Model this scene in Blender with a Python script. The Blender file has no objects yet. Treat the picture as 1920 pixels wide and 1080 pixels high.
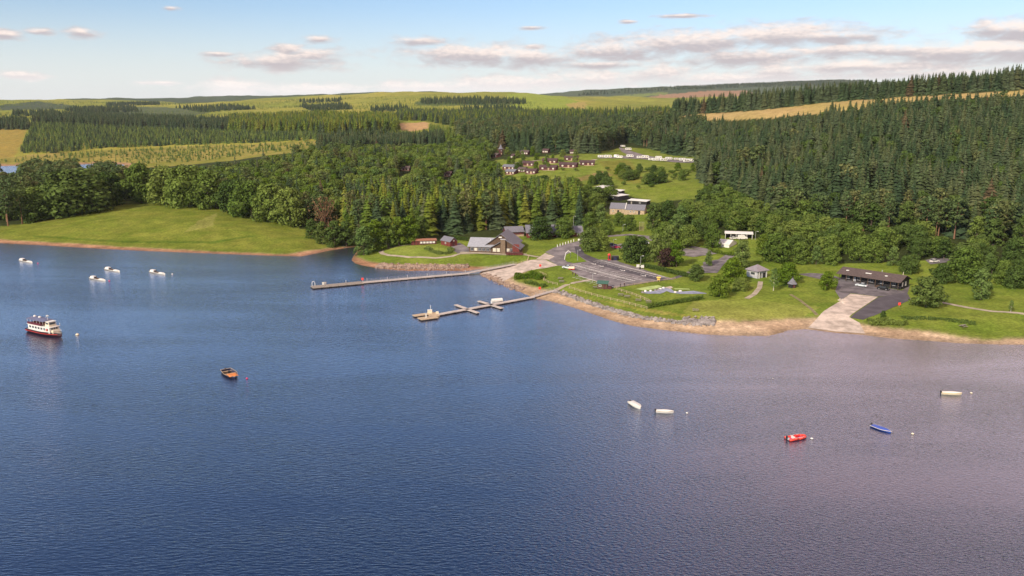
import bpy, bmesh, math, random
import numpy as np
from mathutils import Vector, Matrix
from mathutils.geometry import delaunay_2d_cdt

R = math.radians
random.seed(7)
rng = np.random.default_rng(11)
scene = bpy.context.scene
col = scene.collection

# ------------------------------------------------------------------ camera
CAM_H, FPX, TH = 72.0, 1495.0, math.atan(325.0 / 1495.0)
cd = bpy.data.cameras.new('camera')
cd.sensor_width = 36.0
cd.lens = 36.0 * FPX / 1920.0
cd.clip_start, cd.clip_end = 1.0, 60000.0
cam = bpy.data.objects.new('camera', cd)
col.objects.link(cam)
cam.location = (0, 0, CAM_H)
cam.rotation_euler = (math.pi / 2 - TH, 0, 0)
scene.camera = cam

# ------------------------------------------------------------------ light
SUN_AZ, SUN_EL = R(-142), R(31)        # azimuth from +Y towards +X: behind the camera, to the left
sd = bpy.data.lights.new('sun', 'SUN')
sd.energy = 3.3
sd.angle = R(3.5)
sd.color = (1.0, 0.86, 0.66)
sun = bpy.data.objects.new('sun', sd)
col.objects.link(sun)
sv = Vector((math.sin(SUN_AZ) * math.cos(SUN_EL), math.cos(SUN_AZ) * math.cos(SUN_EL), math.sin(SUN_EL)))
sun.rotation_euler = sv.to_track_quat('Z', 'Y').to_euler()
sun.location = (-400, -300, 400)

scene.view_settings.view_transform = 'Standard'
scene.view_settings.look = 'None'
scene.view_settings.exposure = 0.76
scene.view_settings.gamma = 1.0
scene.view_settings.use_curve_mapping = False
scene.cycles.max_bounces = 6
scene.cycles.diffuse_bounces = 3
scene.cycles.glossy_bounces = 3
scene.cycles.transmission_bounces = 3
scene.cycles.volume_bounces = 0
scene.cycles.caustics_reflective = False
scene.cycles.caustics_refractive = False

def pdir(px, py):
    a, b = (px - 960.0) / FPX, (py - 540.0) / FPX
    return Vector((a, math.cos(TH) - b * math.sin(TH), -math.sin(TH) - b * math.cos(TH)))

# ------------------------------------------------------------------ world: sky and clouds
world = bpy.data.worlds.new('World')
scene.world = world
world.use_nodes = True
nt = world.node_tree
nt.nodes.clear()
class NB:
    """small node helper"""
    def __init__(s, nt): s.nt = nt
    def n(s, t, **k):
        o = s.nt.nodes.new(t)
        for a, b in k.items(): setattr(o, a, b)
        return o
    def put(s, sock, v):
        if hasattr(v, 'is_linked') or isinstance(v, bpy.types.NodeSocket): s.nt.links.new(v, sock)
        elif v is not None: sock.default_value = v
    def m(s, op, a, b=None, c=None, clamp=False):
        o = s.n('ShaderNodeMath', operation=op, use_clamp=clamp)
        s.put(o.inputs[0], a); s.put(o.inputs[1], b)
        if c is not None: s.put(o.inputs[2], c)
        return o.outputs[0]
    def v(s, op, a, b=None):
        o = s.n('ShaderNodeVectorMath', operation=op)
        s.put(o.inputs[0], a)
        if b is not None: s.put(o.inputs[1], b)
        return o.outputs['Value'] if op in ('LENGTH', 'DOT_PRODUCT', 'DISTANCE') else o.outputs[0]
    def mix(s, f, a, b, blend='MIX'):
        o = s.n('ShaderNodeMix', data_type='RGBA', blend_type=blend)
        s.put(o.inputs['Factor'], f); s.put(o.inputs[6], a); s.put(o.inputs[7], b)
        return o.outputs[2]
    def step(s, x, a, b, o0=0.0, o1=1.0):
        o = s.n('ShaderNodeMapRange', interpolation_type='SMOOTHSTEP')
        s.put(o.inputs[0], x)
        for i, q in zip((1, 2, 3, 4), (a, b, o0, o1)): s.put(o.inputs[i], q)
        return o.outputs[0]
    def noise(s, vec, scale, detail=4, rough=0.55, dist=0.0):
        o = s.n('ShaderNodeTexNoise')
        if vec is not None: s.nt.links.new(vec, o.inputs['Vector'])
        o.inputs['Scale'].default_value = scale
        o.inputs['Detail'].default_value = detail
        o.inputs['Roughness'].default_value = rough
        o.inputs['Distortion'].default_value = dist
        return o.outputs[0]
    def xyz(s, x, y, z):
        o = s.n('ShaderNodeCombineXYZ')
        s.put(o.inputs[0], x); s.put(o.inputs[1], y); s.put(o.inputs[2], z)
        return o.outputs[0]

W = NB(nt)
SKYK = 0.125
sky = W.n('ShaderNodeTexSky', sky_type='NISHITA')
sky.sun_disc = False
sky.sun_elevation = SUN_EL
sky.sun_rotation = SUN_AZ
sky.altitude = 200
sky.air_density, sky.dust_density, sky.ozone_density = 1.0, 0.6, 5.0
tc = W.n('ShaderNodeTexCoord')
sep = W.n('ShaderNodeSeparateXYZ'); nt.links.new(tc.outputs['Generated'], sep.inputs[0])
DX, DY, DZ = sep.outputs
AZ = W.m('MULTIPLY', W.m('ARCTAN2', DX, DY), 57.29578)
EL = W.m('MULTIPLY', W.m('ARCSINE', DZ), 57.29578)
AE = W.xyz(AZ, EL, 0.0)
blobs = [(150, 62, 30, 9), (75, 60, 26, 6), (10, 66, 34, 8), (35, 142, 42, 8), (318, 16, 17, 5), (597, 75, 30, 8),
         (545, 92, 36, 10), (525, 117, 120, 17), (580, 104, 80, 14), (410, 102, 32, 5), (300, 156, 40, 4),
         (785, 78, 62, 10), (885, 104, 150, 24), (990, 110, 110, 22), (1130, 122, 90, 8),
         (1150, 98, 110, 20), (1300, 82, 210, 26), (1480, 66, 170, 24), (1560, 72, 110, 12), (1400, 108, 160, 20),
         (1600, 96, 160, 14), (1790, 100, 170, 22), (1890, 96, 110, 20), (1650, 128, 190, 14), (1872, 55, 62, 18), (1915, 60, 60, 20),
         (440, 166, 80, 16), (590, 168, 130, 12), (800, 164, 140, 12), (960, 158, 150, 18), (1110, 150, 130, 18),
         (1240, 140, 70, 20), (1340, 150, 130, 14), (1460, 138, 70, 26), (1600, 124, 60, 14), (1700, 140, 200, 10),
         (1180, 41, 22, 4), (1275, 30, 45, 4), (995, 52, 28, 4), (1000, 88, 26, 6)]
acc = None
shade = None
for bx_, by_, wx_, wy_ in blobs:
    d = pdir(bx_, by_).normalized()
    a, e = math.degrees(math.atan2(d.x, d.y)), math.degrees(math.asin(d.z))
    k = 57.3 / FPX
    q = W.v('MULTIPLY', W.v('SUBTRACT', AE, (a, e, 0)), (1 / (wx_ * k * 0.93), 1 / (wy_ * k), 0))
    f = W.m('SUBTRACT', 1.0, W.v('LENGTH', q))
    acc = f if acc is None else W.m('MAXIMUM', acc, f)
    up = W.m('MULTIPLY', W.m('MAXIMUM', f, 0.0), W.n('ShaderNodeSeparateXYZ').outputs[1])
    nt.links.new(q, up.node.inputs[1].links[0].from_node.inputs[0])
    shade = up if shade is None else W.m('ADD', shade, up)
nv = W.v('MULTIPLY', AE, (0.55, 1.5, 0))
n1 = W.noise(nv, 1.0, 7, 0.58, 0.4)
n2 = W.noise(nv, 3.1, 5, 0.6, 0.2)
dens = W.m('ADD', acc, W.m('MULTIPLY', W.m('SUBTRACT', n1, 0.52), 2.3))
dens = W.m('ADD', dens, W.m('MULTIPLY', W.m('SUBTRACT', n2, 0.5), 0.5))
mfront = W.m('MULTIPLY', W.step(dens, -0.4, 0.75, 0, 0.93), W.step(EL, 9.5, 12.0, 1, 0))
# unseen broken cloud, heavier right as in view, its pink set for the lake's reflection
pv = W.xyz(W.m('DIVIDE', DX, W.m('ADD', DZ, 0.12)), W.m('DIVIDE', DY, W.m('ADD', DZ, 0.12)), 0.0)
n3 = W.noise(pv, 0.75, 7, 0.6, 0.3)
cover = W.m('ADD', n3, W.step(AZ, -6, 22, -0.2, 0.27))
mhigh = W.m('MULTIPLY', W.step(cover, 0.5, 0.68, 0, 0.85), W.step(EL, 8.5, 13.0, 0, 1))
ccol = W.mix(W.step(W.m('ADD', W.m('MULTIPLY', shade, 1.3), W.m('MULTIPLY', W.m('SUBTRACT', n2, 0.5), 0.9)), -0.25, 0.5),
             (2.75, 2.45, 2.55, 1), (5.3, 4.5, 4.05, 1))
ccol = W.mix(W.step(EL, 1.2, 3.4, 0.8, 0), ccol, (5.7, 5.4, 5.2, 1))
hcol = W.mix(W.step(cover, 0.5, 0.95), (7.2, 5.0, 4.5, 1), (5.6, 3.7, 3.2, 1))
veil = W.m('MULTIPLY', W.step(EL, 0.3, 8.0, 1.0, 0.0), 0.92)
hs = W.n('ShaderNodeHueSaturation'); hs.inputs['Saturation'].default_value = 0.9; hs.inputs['Value'].default_value = 0.69; nt.links.new(sky.outputs[0], hs.inputs['Color'])
c = W.mix(veil, hs.outputs[0], (4.15, 4.25, 4.15, 1))
c = W.mix(mfront, c, ccol)
c = W.mix(mhigh, c, hcol)
bg = W.n('ShaderNodeBackground'); bg.inputs[1].default_value = SKYK
nt.links.new(c, bg.inputs[0])
world.cycles.sampling_method = 'MANUAL'
world.cycles.sample_map_resolution = 256
wo = W.n('ShaderNodeOutputWorld'); nt.links.new(bg.outputs[0], wo.inputs[0])

# ------------------------------------------------------------------ tagging helpers
def tag(o, label=None, cat=None, group=None, kind=None):
    if label: o['label'] = label
    if cat: o['category'] = cat
    if group: o['group'] = group
    if kind: o['kind'] = kind
    return o
def empty(name, loc, rz=0.0):
    o = bpy.data.objects.new(name, None)
    o.empty_display_size = 0.3
    col.objects.link(o)
    o.location = loc
    o.rotation_euler = (0, 0, rz)
    return o
def copy_tree(o, parent=None):
    c = o.copy(); col.objects.link(c); c.parent = parent
    for ch in list(o.children): copy_tree(ch, c)
    return c
class MB:
    def __init__(s): s.v, s.f = [], []
    def add(s, vs, fs):
        b = len(s.v); s.v += [tuple(p) for p in vs]; s.f += [tuple(i + b for i in f) for f in fs]; return s
    def box(s, c, d, rz=0.0, taper=1.0):
        cx, cy, cz = c; hx, hy, hz = d[0] / 2, d[1] / 2, d[2] / 2
        ca, sa = math.cos(rz), math.sin(rz)
        vs = []
        for z, t in ((-hz, 1.0), (hz, taper)):
            for x, y in ((-hx, -hy), (hx, -hy), (hx, hy), (-hx, hy)):
                x *= t; y *= t
                vs.append((cx + x * ca - y * sa, cy + x * sa + y * ca, cz + z))
        return s.add(vs, [(3, 2, 1, 0), (4, 5, 6, 7), (0, 1, 5, 4), (1, 2, 6, 5), (2, 3, 7, 6), (3, 0, 4, 7)])
    def prism(s, prof, a, b, axis='x'):
        """closed profile (p, z) extruded along axis from a to b"""
        n = len(prof)
        mk = (lambda t, p, z: (t, p, z)) if axis == 'x' else (lambda t, p, z: (p, t, z))
        vs = [mk(a, p, z) for p, z in prof] + [mk(b, p, z) for p, z in prof]
        fs = [(i, (i + 1) % n, (i + 1) % n + n, i + n) for i in range(n)]
        fs += [tuple(range(n))[::-1], tuple(range(n, 2 * n))]
        return s.add(vs, fs)
    def tube(s, p0, p1, r0, r1=None, n=6, cap=True):
        r1 = r0 if r1 is None else r1
        p0, p1 = Vector(p0), Vector(p1)
        d = (p1 - p0).normalized()
        a = d.orthogonal().normalized(); b = d.cross(a)
        vs = []
        for p, r in ((p0, r0), (p1, r1)):
            for i in range(n):
                t = 2 * math.pi * i / n
                vs.append(p + (a * math.cos(t) + b * math.sin(t)) * r)
        fs = [(i, (i + 1) % n, (i + 1) % n + n, i + n) for i in range(n)]
        if cap: fs += [tuple(range(n))[::-1], tuple(range(n, 2 * n))]
        return s.add(vs, fs)
    def lathe(s, prof, n=10, c=(0, 0)):
        vs = []
        for r, z in prof:
            for i in range(n):
                t = 2 * math.pi * i / n
                vs.append((c[0] + r * math.cos(t), c[1] + r * math.sin(t), z))
        fs = []
        for k in range(len(prof) - 1):
            for i in range(n):
                j = (i + 1) % n
                fs.append((k * n + i, k * n + j, (k + 1) * n + j, (k + 1) * n + i))
        fs += [tuple(range(n))[::-1], tuple(range((len(prof) - 1) * n, len(prof) * n))]
        return s.add(vs, fs)
    def quad(s, *p): return s.add(p, [tuple(range(len(p)))])
    def mesh(s, name, mat=None, smooth=False):
        m = bpy.data.meshes.new(name); m.from_pydata(s.v, [], s.f)
        if mat: m.materials.append(mat)
        if smooth:
            for p in m.polygons: p.use_smooth = True
        m.update(); return m
    def build(s, name, mat, parent=None, smooth=False):
        o = bpy.data.objects.new(name, s.mesh(name, mat, smooth)); col.objects.link(o); o.parent = parent
        return o

# ------------------------------------------------------------------ materials
def mat(name, c, rough=0.8, var=0.18, scale=1.5, spec=0.3, metal=0.0, c2=None):
    m = bpy.data.materials.new(name); m.use_nodes = True
    t = m.node_tree; b = t.nodes['Principled BSDF']; N = NB(t)
    b.inputs['Roughness'].default_value = rough
    b.inputs['Specular IOR Level'].default_value = spec
    b.inputs['Metallic'].default_value = metal
    tcn = N.n('ShaderNodeTexCoord')
    nz = N.noise(tcn.outputs['Object'], scale, 5, 0.6)
    lo = tuple(max(0, x * (1 - var)) for x in c[:3]) + (1,)
    hi = tuple(min(1, x * (1 + var)) for x in (c2 or c)[:3]) + (1,)
    t.links.new(N.mix(N.step(nz, 0.3, 0.7), lo, hi), b.inputs['Base Color'])
    return m
def leafmat(name, c1, c2, c3=None, tr=0.3):
    m = bpy.data.materials.new(name); m.use_nodes = True
    t = m.node_tree; t.nodes.clear(); N = NB(t)
    oi = N.n('ShaderNodeObjectInfo')
    ramp = N.n('ShaderNodeValToRGB')
    t.links.new(oi.outputs['Random'], ramp.inputs[0])
    e = ramp.color_ramp.elements
    e[0].color = tuple(c1) + (1,); e[1].color = tuple(c3 or c2) + (1,)
    if c3: ramp.color_ramp.elements.new(0.55).color = tuple(c2) + (1,)
    g = N.n('ShaderNodeNewGeometry')
    tcn = N.n('ShaderNodeTexCoord')
    nz = N.noise(tcn.outputs['Object'], 4.0, 4, 0.6)
    k = N.m('MULTIPLY', N.step(g.outputs['Random Per Island'], 0, 1, 0.72, 1.3), N.step(nz, 0.25, 0.75, 0.75, 1.25))
    sc = N.n('ShaderNodeVectorMath', operation='SCALE')
    t.links.new(ramp.outputs[0], sc.inputs[0]); t.links.new(k, sc.inputs['Scale'])
    d = N.n('ShaderNodeBsdfDiffuse'); tl = N.n('ShaderNodeBsdfTranslucent')
    t.links.new(sc.outputs[0], d.inputs[0]); t.links.new(sc.outputs[0], tl.inputs[0])
    mx = N.n('ShaderNodeMixShader'); mx.inputs[0].default_value = tr
    t.links.new(d.outputs[0], mx.inputs[1]); t.links.new(tl.outputs[0], mx.inputs[2])
    o = N.n('ShaderNodeOutputMaterial'); t.links.new(mx.outputs[0], o.inputs[0])
    return m
M = {}
def mm(k, *a, **kw):
    M[k] = mat(k, *a, **kw); return M[k]
mm('slate', (0.16, 0.16, 0.19), 0.7, 0.2, 2.0)
mm('slate_pale', (0.30, 0.31, 0.35), 0.6, 0.12, 1.0)
mm('lodge_roof', (0.075, 0.045, 0.047), 0.85, 0.2, 1.2)
mm('brown_roof', (0.095, 0.07, 0.066), 0.85, 0.2, 1.2)
mm('black_wood', (0.018, 0.017, 0.02), 0.7, 0.3, 3.0)
mm('red_wood', (0.15, 0.035, 0.03), 0.75, 0.25, 2.5)
mm('dark_red_wood', (0.085, 0.028, 0.03), 0.75, 0.25, 2.5)
mm('brown_wood', (0.095, 0.06, 0.04), 0.8, 0.3, 3.0)
mm('grey_wood', (0.26, 0.23, 0.2), 0.85, 0.25, 2.0)
mm('pale_wood', (0.45, 0.35, 0.24), 0.8, 0.2, 2.0)
mm('stone_dark', (0.17, 0.12, 0.085), 0.9, 0.35, 2.0)
mm('stone_wall', (0.38, 0.29, 0.2), 0.9, 0.3, 1.6)
mm('terracotta', (0.3, 0.14, 0.09), 0.8, 0.2, 2.0)
mm('white_paint', (0.68, 0.67, 0.64), 0.5, 0.05, 1.0)
mm('cream_paint', (0.72, 0.64, 0.48), 0.5, 0.08, 1.0)
mm('grey_paint', (0.42, 0.42, 0.46), 0.6, 0.12, 1.0)
mm('glass', (0.05, 0.06, 0.07), 0.12, 0.2, 1.0, spec=0.6)
mm('lit_glass', (0.55, 0.52, 0.42), 0.25, 0.2, 1.0)
mm('tyre', (0.02, 0.02, 0.02), 0.9)
mm('steel', (0.45, 0.45, 0.46), 0.4, 0.1, 1.0, metal=0.6)
mm('red_paint', (0.62, 0.03, 0.03), 0.4, 0.08)
mm('bright_red', (0.75, 0.07, 0.05), 0.45, 0.08)
mm('pink_paint', (0.62, 0.04, 0.16), 0.35, 0.05)
mm('blue_paint', (0.05, 0.1, 0.42), 0.4, 0.1)
mm('navy', (0.03, 0.035, 0.075), 0.4, 0.1)
mm('silver', (0.55, 0.6, 0.64), 0.3, 0.05, spec=0.6)
mm('black_paint', (0.015, 0.015, 0.018), 0.3, 0.1, spec=0.6)
mm('maroon', (0.10, 0.015, 0.025), 0.45, 0.15)
mm('orange_wood', (0.62, 0.2, 0.04), 0.5, 0.15)
mm('blue_deck', (0.14, 0.15, 0.24), 0.6, 0.15)
mm('yellow', (0.75, 0.5, 0.12), 0.5, 0.08)
mm('green_felt', (0.05, 0.13, 0.1), 0.8, 0.15)
mm('tarmac', (0.135, 0.122, 0.13), 0.9, 0.42, 0.25)
mm('tarmac_dark', (0.085, 0.076, 0.088), 0.9, 0.25, 0.15)
mm('tarmac_worn', (0.185, 0.165, 0.17), 0.9, 0.36, 0.22)
mm('concrete', (0.41, 0.345, 0.29), 0.9, 0.2, 0.3, c2=(0.5, 0.42, 0.36))
mm('gravel_path', (0.36, 0.31, 0.24), 0.95, 0.2, 0.3)
mm('paint_line', (0.78, 0.76, 0.72), 0.7, 0.25, 0.6)
mm('rock', (0.24, 0.215, 0.205), 0.9, 0.45, 0.5)
mm('rock_brown', (0.26, 0.19, 0.15), 0.9, 0.45, 0.5)
mm('pontoon_deck', (0.46, 0.41, 0.38), 0.85, 0.15, 0.5)
mm('float_black', (0.02, 0.02, 0.024), 0.6)
mm('rust', (0.35, 0.12, 0.07), 0.8, 0.3)
mm('skin', (0.5, 0.33, 0.25), 0.6)
mm('dark_cloth', (0.06, 0.03, 0.03), 0.9)
mm('play_blue', (0.26, 0.28, 0.37), 0.8, 0.2, 0.6)
mm('pale_felt', (0.36, 0.46, 0.16), 0.9, 0.2, 0.5)
mm('bark', (0.12, 0.09, 0.07), 0.95, 0.3, 6.0)
mm('pine_bark', (0.22, 0.12, 0.075), 0.95, 0.3, 6.0)
mm('birch_bark', (0.5, 0.46, 0.4), 0.9, 0.3, 6.0)

# ------------------------------------------------------------------ terrain
def upx(px, py, z=None, Y=None):
    d = pdir(px, py)
    s = (z - CAM_H) / d.z if z is not None else Y / d.y
    return Vector((d.x * s, d.y * s, CAM_H + d.z * s))
def project(x, y, z):
    dy = y * math.cos(TH) + (CAM_H - z) * math.sin(TH)
    up = y * math.sin(TH) - (CAM_H - z) * math.cos(TH)
    return 960 + FPX * x / dy, 540 - FPX * up / dy

ZC = [  # px, py, ground height: places whose height can be judged
    (-300, 400, 9), (0, 430, 3), (230, 380, 10), (120, 400, 6), (400, 388, 10), (520, 420, 6), (600, 435, 4), (640, 455, 2.5),
    (700, 485, 2.5), (760, 480, 2.8), (850, 480, 3), (800, 460, 3.4), (920, 470, 3.6), (990, 475, 3.6), (1000, 440, 5), (1080, 450, 5),
    (1060, 490, 3.4), (1150, 520, 3), (1260, 520, 3.2), (1200, 560, 2.4), (1350, 570, 2.4), (1440, 530, 3.2), (1500, 560, 2.6), (1636, 545, 3),
    (1640, 600, 2.2), (1800, 600, 2.6), (1900, 590, 3.6), (1740, 490, 5), (1900, 500, 6), (2200, 560, 6), (1560, 425, 10), (1750, 432, 12), (1900, 452, 10),
    (1180, 402, 9), (1145, 365, 14), (1000, 312, 25), (1200, 296, 30), (1250, 352, 18), (1370, 450, 7), (1300, 480, 4.5), (1200, 440, 6),
    (700, 420, 5), (850, 400, 7), (1050, 420, 6), (850, 350, 12), (700, 350, 14), (560, 380, 10), (930, 295, 28)]
YC = [  # px, py, forward distance
    (560, 300, 900), (420, 330, 850), (750, 300, 960), (640, 272, 1180), (640, 251, 1380), (800, 247, 1480), (800, 216, 2200), (900, 262, 1150),
    (1000, 245, 1300), (1200, 242, 1200), (1200, 214, 1650), (1300, 260, 1020), (1320, 300, 830),
    (1500, 330, 610), (1500, 270, 780), (1500, 206, 960), (1400, 215, 1000), (1290, 222, 1080), (1700, 300, 620), (1700, 230, 770), (1700, 184, 890), (1850, 173, 860),
    (1900, 300, 600), (1900, 220, 740), (2200, 300, 600), (2200, 170, 850), (1700, 190, 1400), (1500, 205, 1500), (1900, 180, 1400), (2200, 180, 1400), (1300, 222, 1500),
    (150, 340, 900), (30, 342, 880), (-300, 345, 880), (30, 311, 1120), (200, 307, 1130), (-300, 312, 1120), (300, 318, 1020), (30, 325, 1000), (-300, 328, 1000),
    (300, 285, 1380), (100, 285, 1350), (450, 275, 1330), (300, 250, 1800), (100, 245, 1750), (300, 226, 2300), (100, 222, 2200), (550, 226, 1900), (300, 206, 3200), (50, 205, 3000),
    (300, 190, 4500), (0, 191, 4500), (150, 190, 4600), (-300, 190, 4500), (500, 190, 4200), (600, 197, 3200), (650, 183, 3900), (800, 177, 3500), (800, 196, 2700), (960, 177, 3200), (1040, 186, 3100), (960, 200, 2400),
    (1090, 205, 2500), (1180, 215, 2400), (1400, 210, 2600), (1700, 205, 2600), (2200, 205, 2600),
    (1100, 186, 5200), (1250, 182, 5200), (1400, 175, 5400), (1100, 173, 6600), (1250, 165, 7000), (1400, 158, 7600), (1550, 152, 8200), (1700, 158, 8200), (2200, 165, 8200),
    (480, 180, 8000), (420, 182, 8000), (380, 184, 8000), (300, 196, 8000), (100, 196, 8000), (700, 190, 8000), (900, 190, 8000), (-300, 196, 8000),
    (500, 215, 14000), (1500, 200, 14000), (900, 215, 14000), (0, 215, 14000), (-300, 215, 14000), (2200, 205, 14000)]
P = []
for px, py, z in ZC: p = upx(px, py, z=z); P.append((p.x, p.y, p.z))
for px, py, Y in YC: p = upx(px, py, Y=Y); P.append((p.x, p.y, p.z))
for u in (-0.9, -0.3, 0.0, 0.3, 0.9):
    for y in (140, 210): P.append((u * y, y, 2.0))
P = np.array(P)
def uv(x, y): return np.stack([x / y * 2.6, np.log(y) * 1.25], -1)
def phi(r2): return 0.5 * r2 * np.log(r2 + 1e-12)
Q = uv(P[:, 0], P[:, 1]); nP = len(Q)
K = phi(((Q[:, None] - Q[None]) ** 2).sum(-1)) + np.eye(nP) * 2e-3
T_ = np.concatenate([np.ones((nP, 1)), Q], 1)
Am = np.block([[K, T_], [T_.T, np.zeros((3, 3))]])
wt = np.linalg.solve(Am, np.concatenate([(P[:, 2] - 2) / P[:, 1], np.zeros(3)]))
def tps(x, y):
    q = uv(x, y); out = wt[nP] + q[:, 0] * wt[nP + 1] + q[:, 1] * wt[nP + 2]
    for i in range(nP): out = out + wt[i] * phi((q[:, 0] - Q[i, 0]) ** 2 + (q[:, 1] - Q[i, 1]) ** 2)
    return 2 + y * out
def hash2(i, j, s): 
    n = np.sin(i * 127.1 + j * 311.7 + s * 74.7) * 43758.5453
    return n - np.floor(n)
def vnoise(x, y, s=0):
    i, j = np.floor(x), np.floor(y); fx, fy = x - i, y - j
    fx, fy = fx * fx * (3 - 2 * fx), fy * fy * (3 - 2 * fy)
    return (hash2(i, j, s) * (1 - fx) + hash2(i + 1, j, s) * fx) * (1 - fy) + (hash2(i, j + 1, s) * (1 - fx) + hash2(i + 1, j + 1, s) * fx) * fy
def fbm(x, y, s=0, o=4):
    t, a, n = 0, 0.5, 0
    for k in range(o):
        t = t + a * vnoise(x * 2 ** k, y * 2 ** k, s + k); n += a; a *= 0.55
    return t / n
def inpoly(x, y, poly):
    c = np.zeros(x.shape, bool); n = len(poly)
    for i in range(n):
        x0, y0 = poly[i]; x1, y1 = poly[(i + 1) % n]
        if y0 == y1: continue
        k = ((y0 > y) != (y1 > y)) & (x < (x1 - x0) * (y - y0) / (y1 - y0) + x0)
        c ^= k
    return c
SHORE = [(-900, 432), (-400, 443), (-150, 450), (0, 456), (60, 459), (130, 463), (200, 467), (280, 471), (360, 474), (440, 477), (520, 480), (566, 480.5), (590, 476),
         (612, 471), (636, 467), (662, 463), (672, 464), (668, 472), (662, 481), (659, 488), (666, 494), (676, 497), (705, 502.5), (745, 506.5), (767, 508), (817, 507),
         (870, 509), (888, 507), (900, 505), (906, 507), (898, 513), (908, 519), (926, 526), (942, 534), (960, 540), (980, 550), (1005, 560), (1035, 565.5), (1070, 575), (1100, 585), (1150, 602),
         (1185, 611), (1222, 616), (1260, 620.5), (1320, 627), (1355, 629), (1440, 630), (1458, 626), (1478, 619.5), (1512, 617), (1566, 624), (1622, 628.5), (1675, 635),
         (1740, 639), (1795, 643.5), (1850, 645.5), (1920, 646.5), (2050, 650), (2600, 655)]
shore_w = np.array([(upx(a, b, z=0).x, upx(a, b, z=0).y) for a, b in SHORE])
lake1 = list(map(tuple, shore_w)) + [(3000, 100), (3000, -3000), (-3000, -3000), (-3000, 300)]
ARM = [(-700, 313), (0, 311.5), (50, 310), (140, 308.5), (200, 306.5), (235, 309), (215, 318), (150, 331), (0, 337), (-700, 345)]
arm_w = [(upx(a, b, z=0).x, upx(a, b, z=0).y) for a, b in ARM]
def segdist(x, y, pts, closed=False):
    d = np.full(x.shape, 1e18)
    n = len(pts)
    for i in range(n if closed else n - 1):
        ax, ay = pts[i]; bx, by = pts[(i + 1) % n]
        vx, vy = bx - ax, by - ay
        t = np.clip(((x - ax) * vx + (y - ay) * vy) / (vx * vx + vy * vy), 0, 1)
        d = np.minimum(d, (x - ax - t * vx) ** 2 + (y - ay - t * vy) ** 2)
    return np.sqrt(d)
def sdist(x, y):
    """metres inland from the nearest water's edge, negative in the water"""
    d = np.full(x.shape, 200.0)
    k = y < 760
    if k.any():
        dd = segdist(x[k], y[k], [tuple(p) for p in shore_w])
        d[k] = np.where(inpoly(x[k], y[k], lake1), -dd, dd)
    k = (y > 760) & (y < 1500) & (x < 0)
    if k.any():
        dd = segdist(x[k], y[k], arm_w, True)
        d[k] = np.where(inpoly(x[k], y[k], arm_w), -dd, np.minimum(dd, 200))
    return d
def zt(x, y):
    x = np.atleast_1d(np.asarray(x, float)); y = np.atleast_1d(np.asarray(y, float))
    z = tps(x, y); d = sdist(x, y)
    z = np.maximum(z, 1.6)
    z = z + (fbm(x / 60, y / 60, 3) - 0.5) * np.clip((y - 700) / 600, 0, 1) * 6 + (fbm(x / 600, y / 600, 5) - 0.5) * np.clip((y - 2200) / 2500, 0, 1) * 75
    b = 0.10 * d + 0.05 * np.clip(d - 12, 0, 60)
    h = np.clip(0.5 + 0.5 * (z - b) / 0.5, 0, 1)
    zl = z * (1 - h) + b * h - 0.5 * h * (1 - h) * 0.5
    zl = np.where(d > 60, z, np.minimum(zl, np.maximum(z, b)))
    return np.where(d > 0, np.maximum(zl, 0.10 * np.minimum(d, 4)), np.maximum(0.14 * d, -2.5))
def zt1(x, y): return float(zt(x, y)[0])
_Yg = np.concatenate([np.arange(150, 700, 3.0), np.geomspace(700, 14000, 420)])
def G(px, py, lift=0.0):
    """where the sight line through a spot meets the ground"""
    d = pdir(px, py)
    X = d.x / d.y * _Yg; Z = CAM_H + d.z / d.y * _Yg
    g = np.maximum(zt(X, _Yg), 0.0)
    k = np.nonzero(Z <= g)[0]
    if len(k) == 0: i = len(_Yg) - 2
    else: i = max(int(k[0]) - 1, 0)
    a, b = Z[i] - g[i], Z[i + 1] - g[i + 1]
    t = a / (a - b) if a != b else 0
    Y = _Yg[i] + (_Yg[i + 1] - _Yg[i]) * min(max(t, 0), 1)
    x = d.x / d.y * Y
    return Vector((x, Y, max(zt1(x, Y), 0.0) + lift))
def Wp(px, py): return upx(px, py, z=0.0)
def mpp(p): return (p.y * math.cos(TH) + (CAM_H - p.z) * math.sin(TH)) / FPX

NU = 760
us = np.linspace(-1.0, 1.0, NU)
ys = np.concatenate([np.arange(150, 470, 1.5), np.geomspace(470, 14000, 390)])
UU, YY = np.meshgrid(us, ys)
XX = UU * YY
xf, yf = XX.ravel(), YY.ravel()
zf = zt(xf, yf)
dfl = sdist(xf, yf)
ZG = zf.reshape(len(ys), NU)
def zt(x, y):
    """height of the built ground sheet"""
    x = np.atleast_1d(np.asarray(x, float)); y = np.clip(np.atleast_1d(np.asarray(y, float)), ys[0], ys[-1])
    fu = np.clip((x / y + 1.0) * (NU - 1) / 2, 0, NU - 1.001); iu = fu.astype(int); fu = fu - iu
    iy = np.clip(np.searchsorted(ys, y) - 1, 0, len(ys) - 2); fy = (y - ys[iy]) / (ys[iy + 1] - ys[iy])
    return (ZG[iy, iu] * (1 - fu) + ZG[iy, iu + 1] * fu) * (1 - fy) + (ZG[iy + 1, iu] * (1 - fu) + ZG[iy + 1, iu + 1] * fu) * fy
dyc = yf * math.cos(TH) + (CAM_H - zf) * math.sin(TH)
pxf = 960 + FPX * xf / dyc
pyf = 540 - FPX * (yf * math.sin(TH) - (CAM_H - zf) * math.cos(TH)) / dyc
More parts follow.
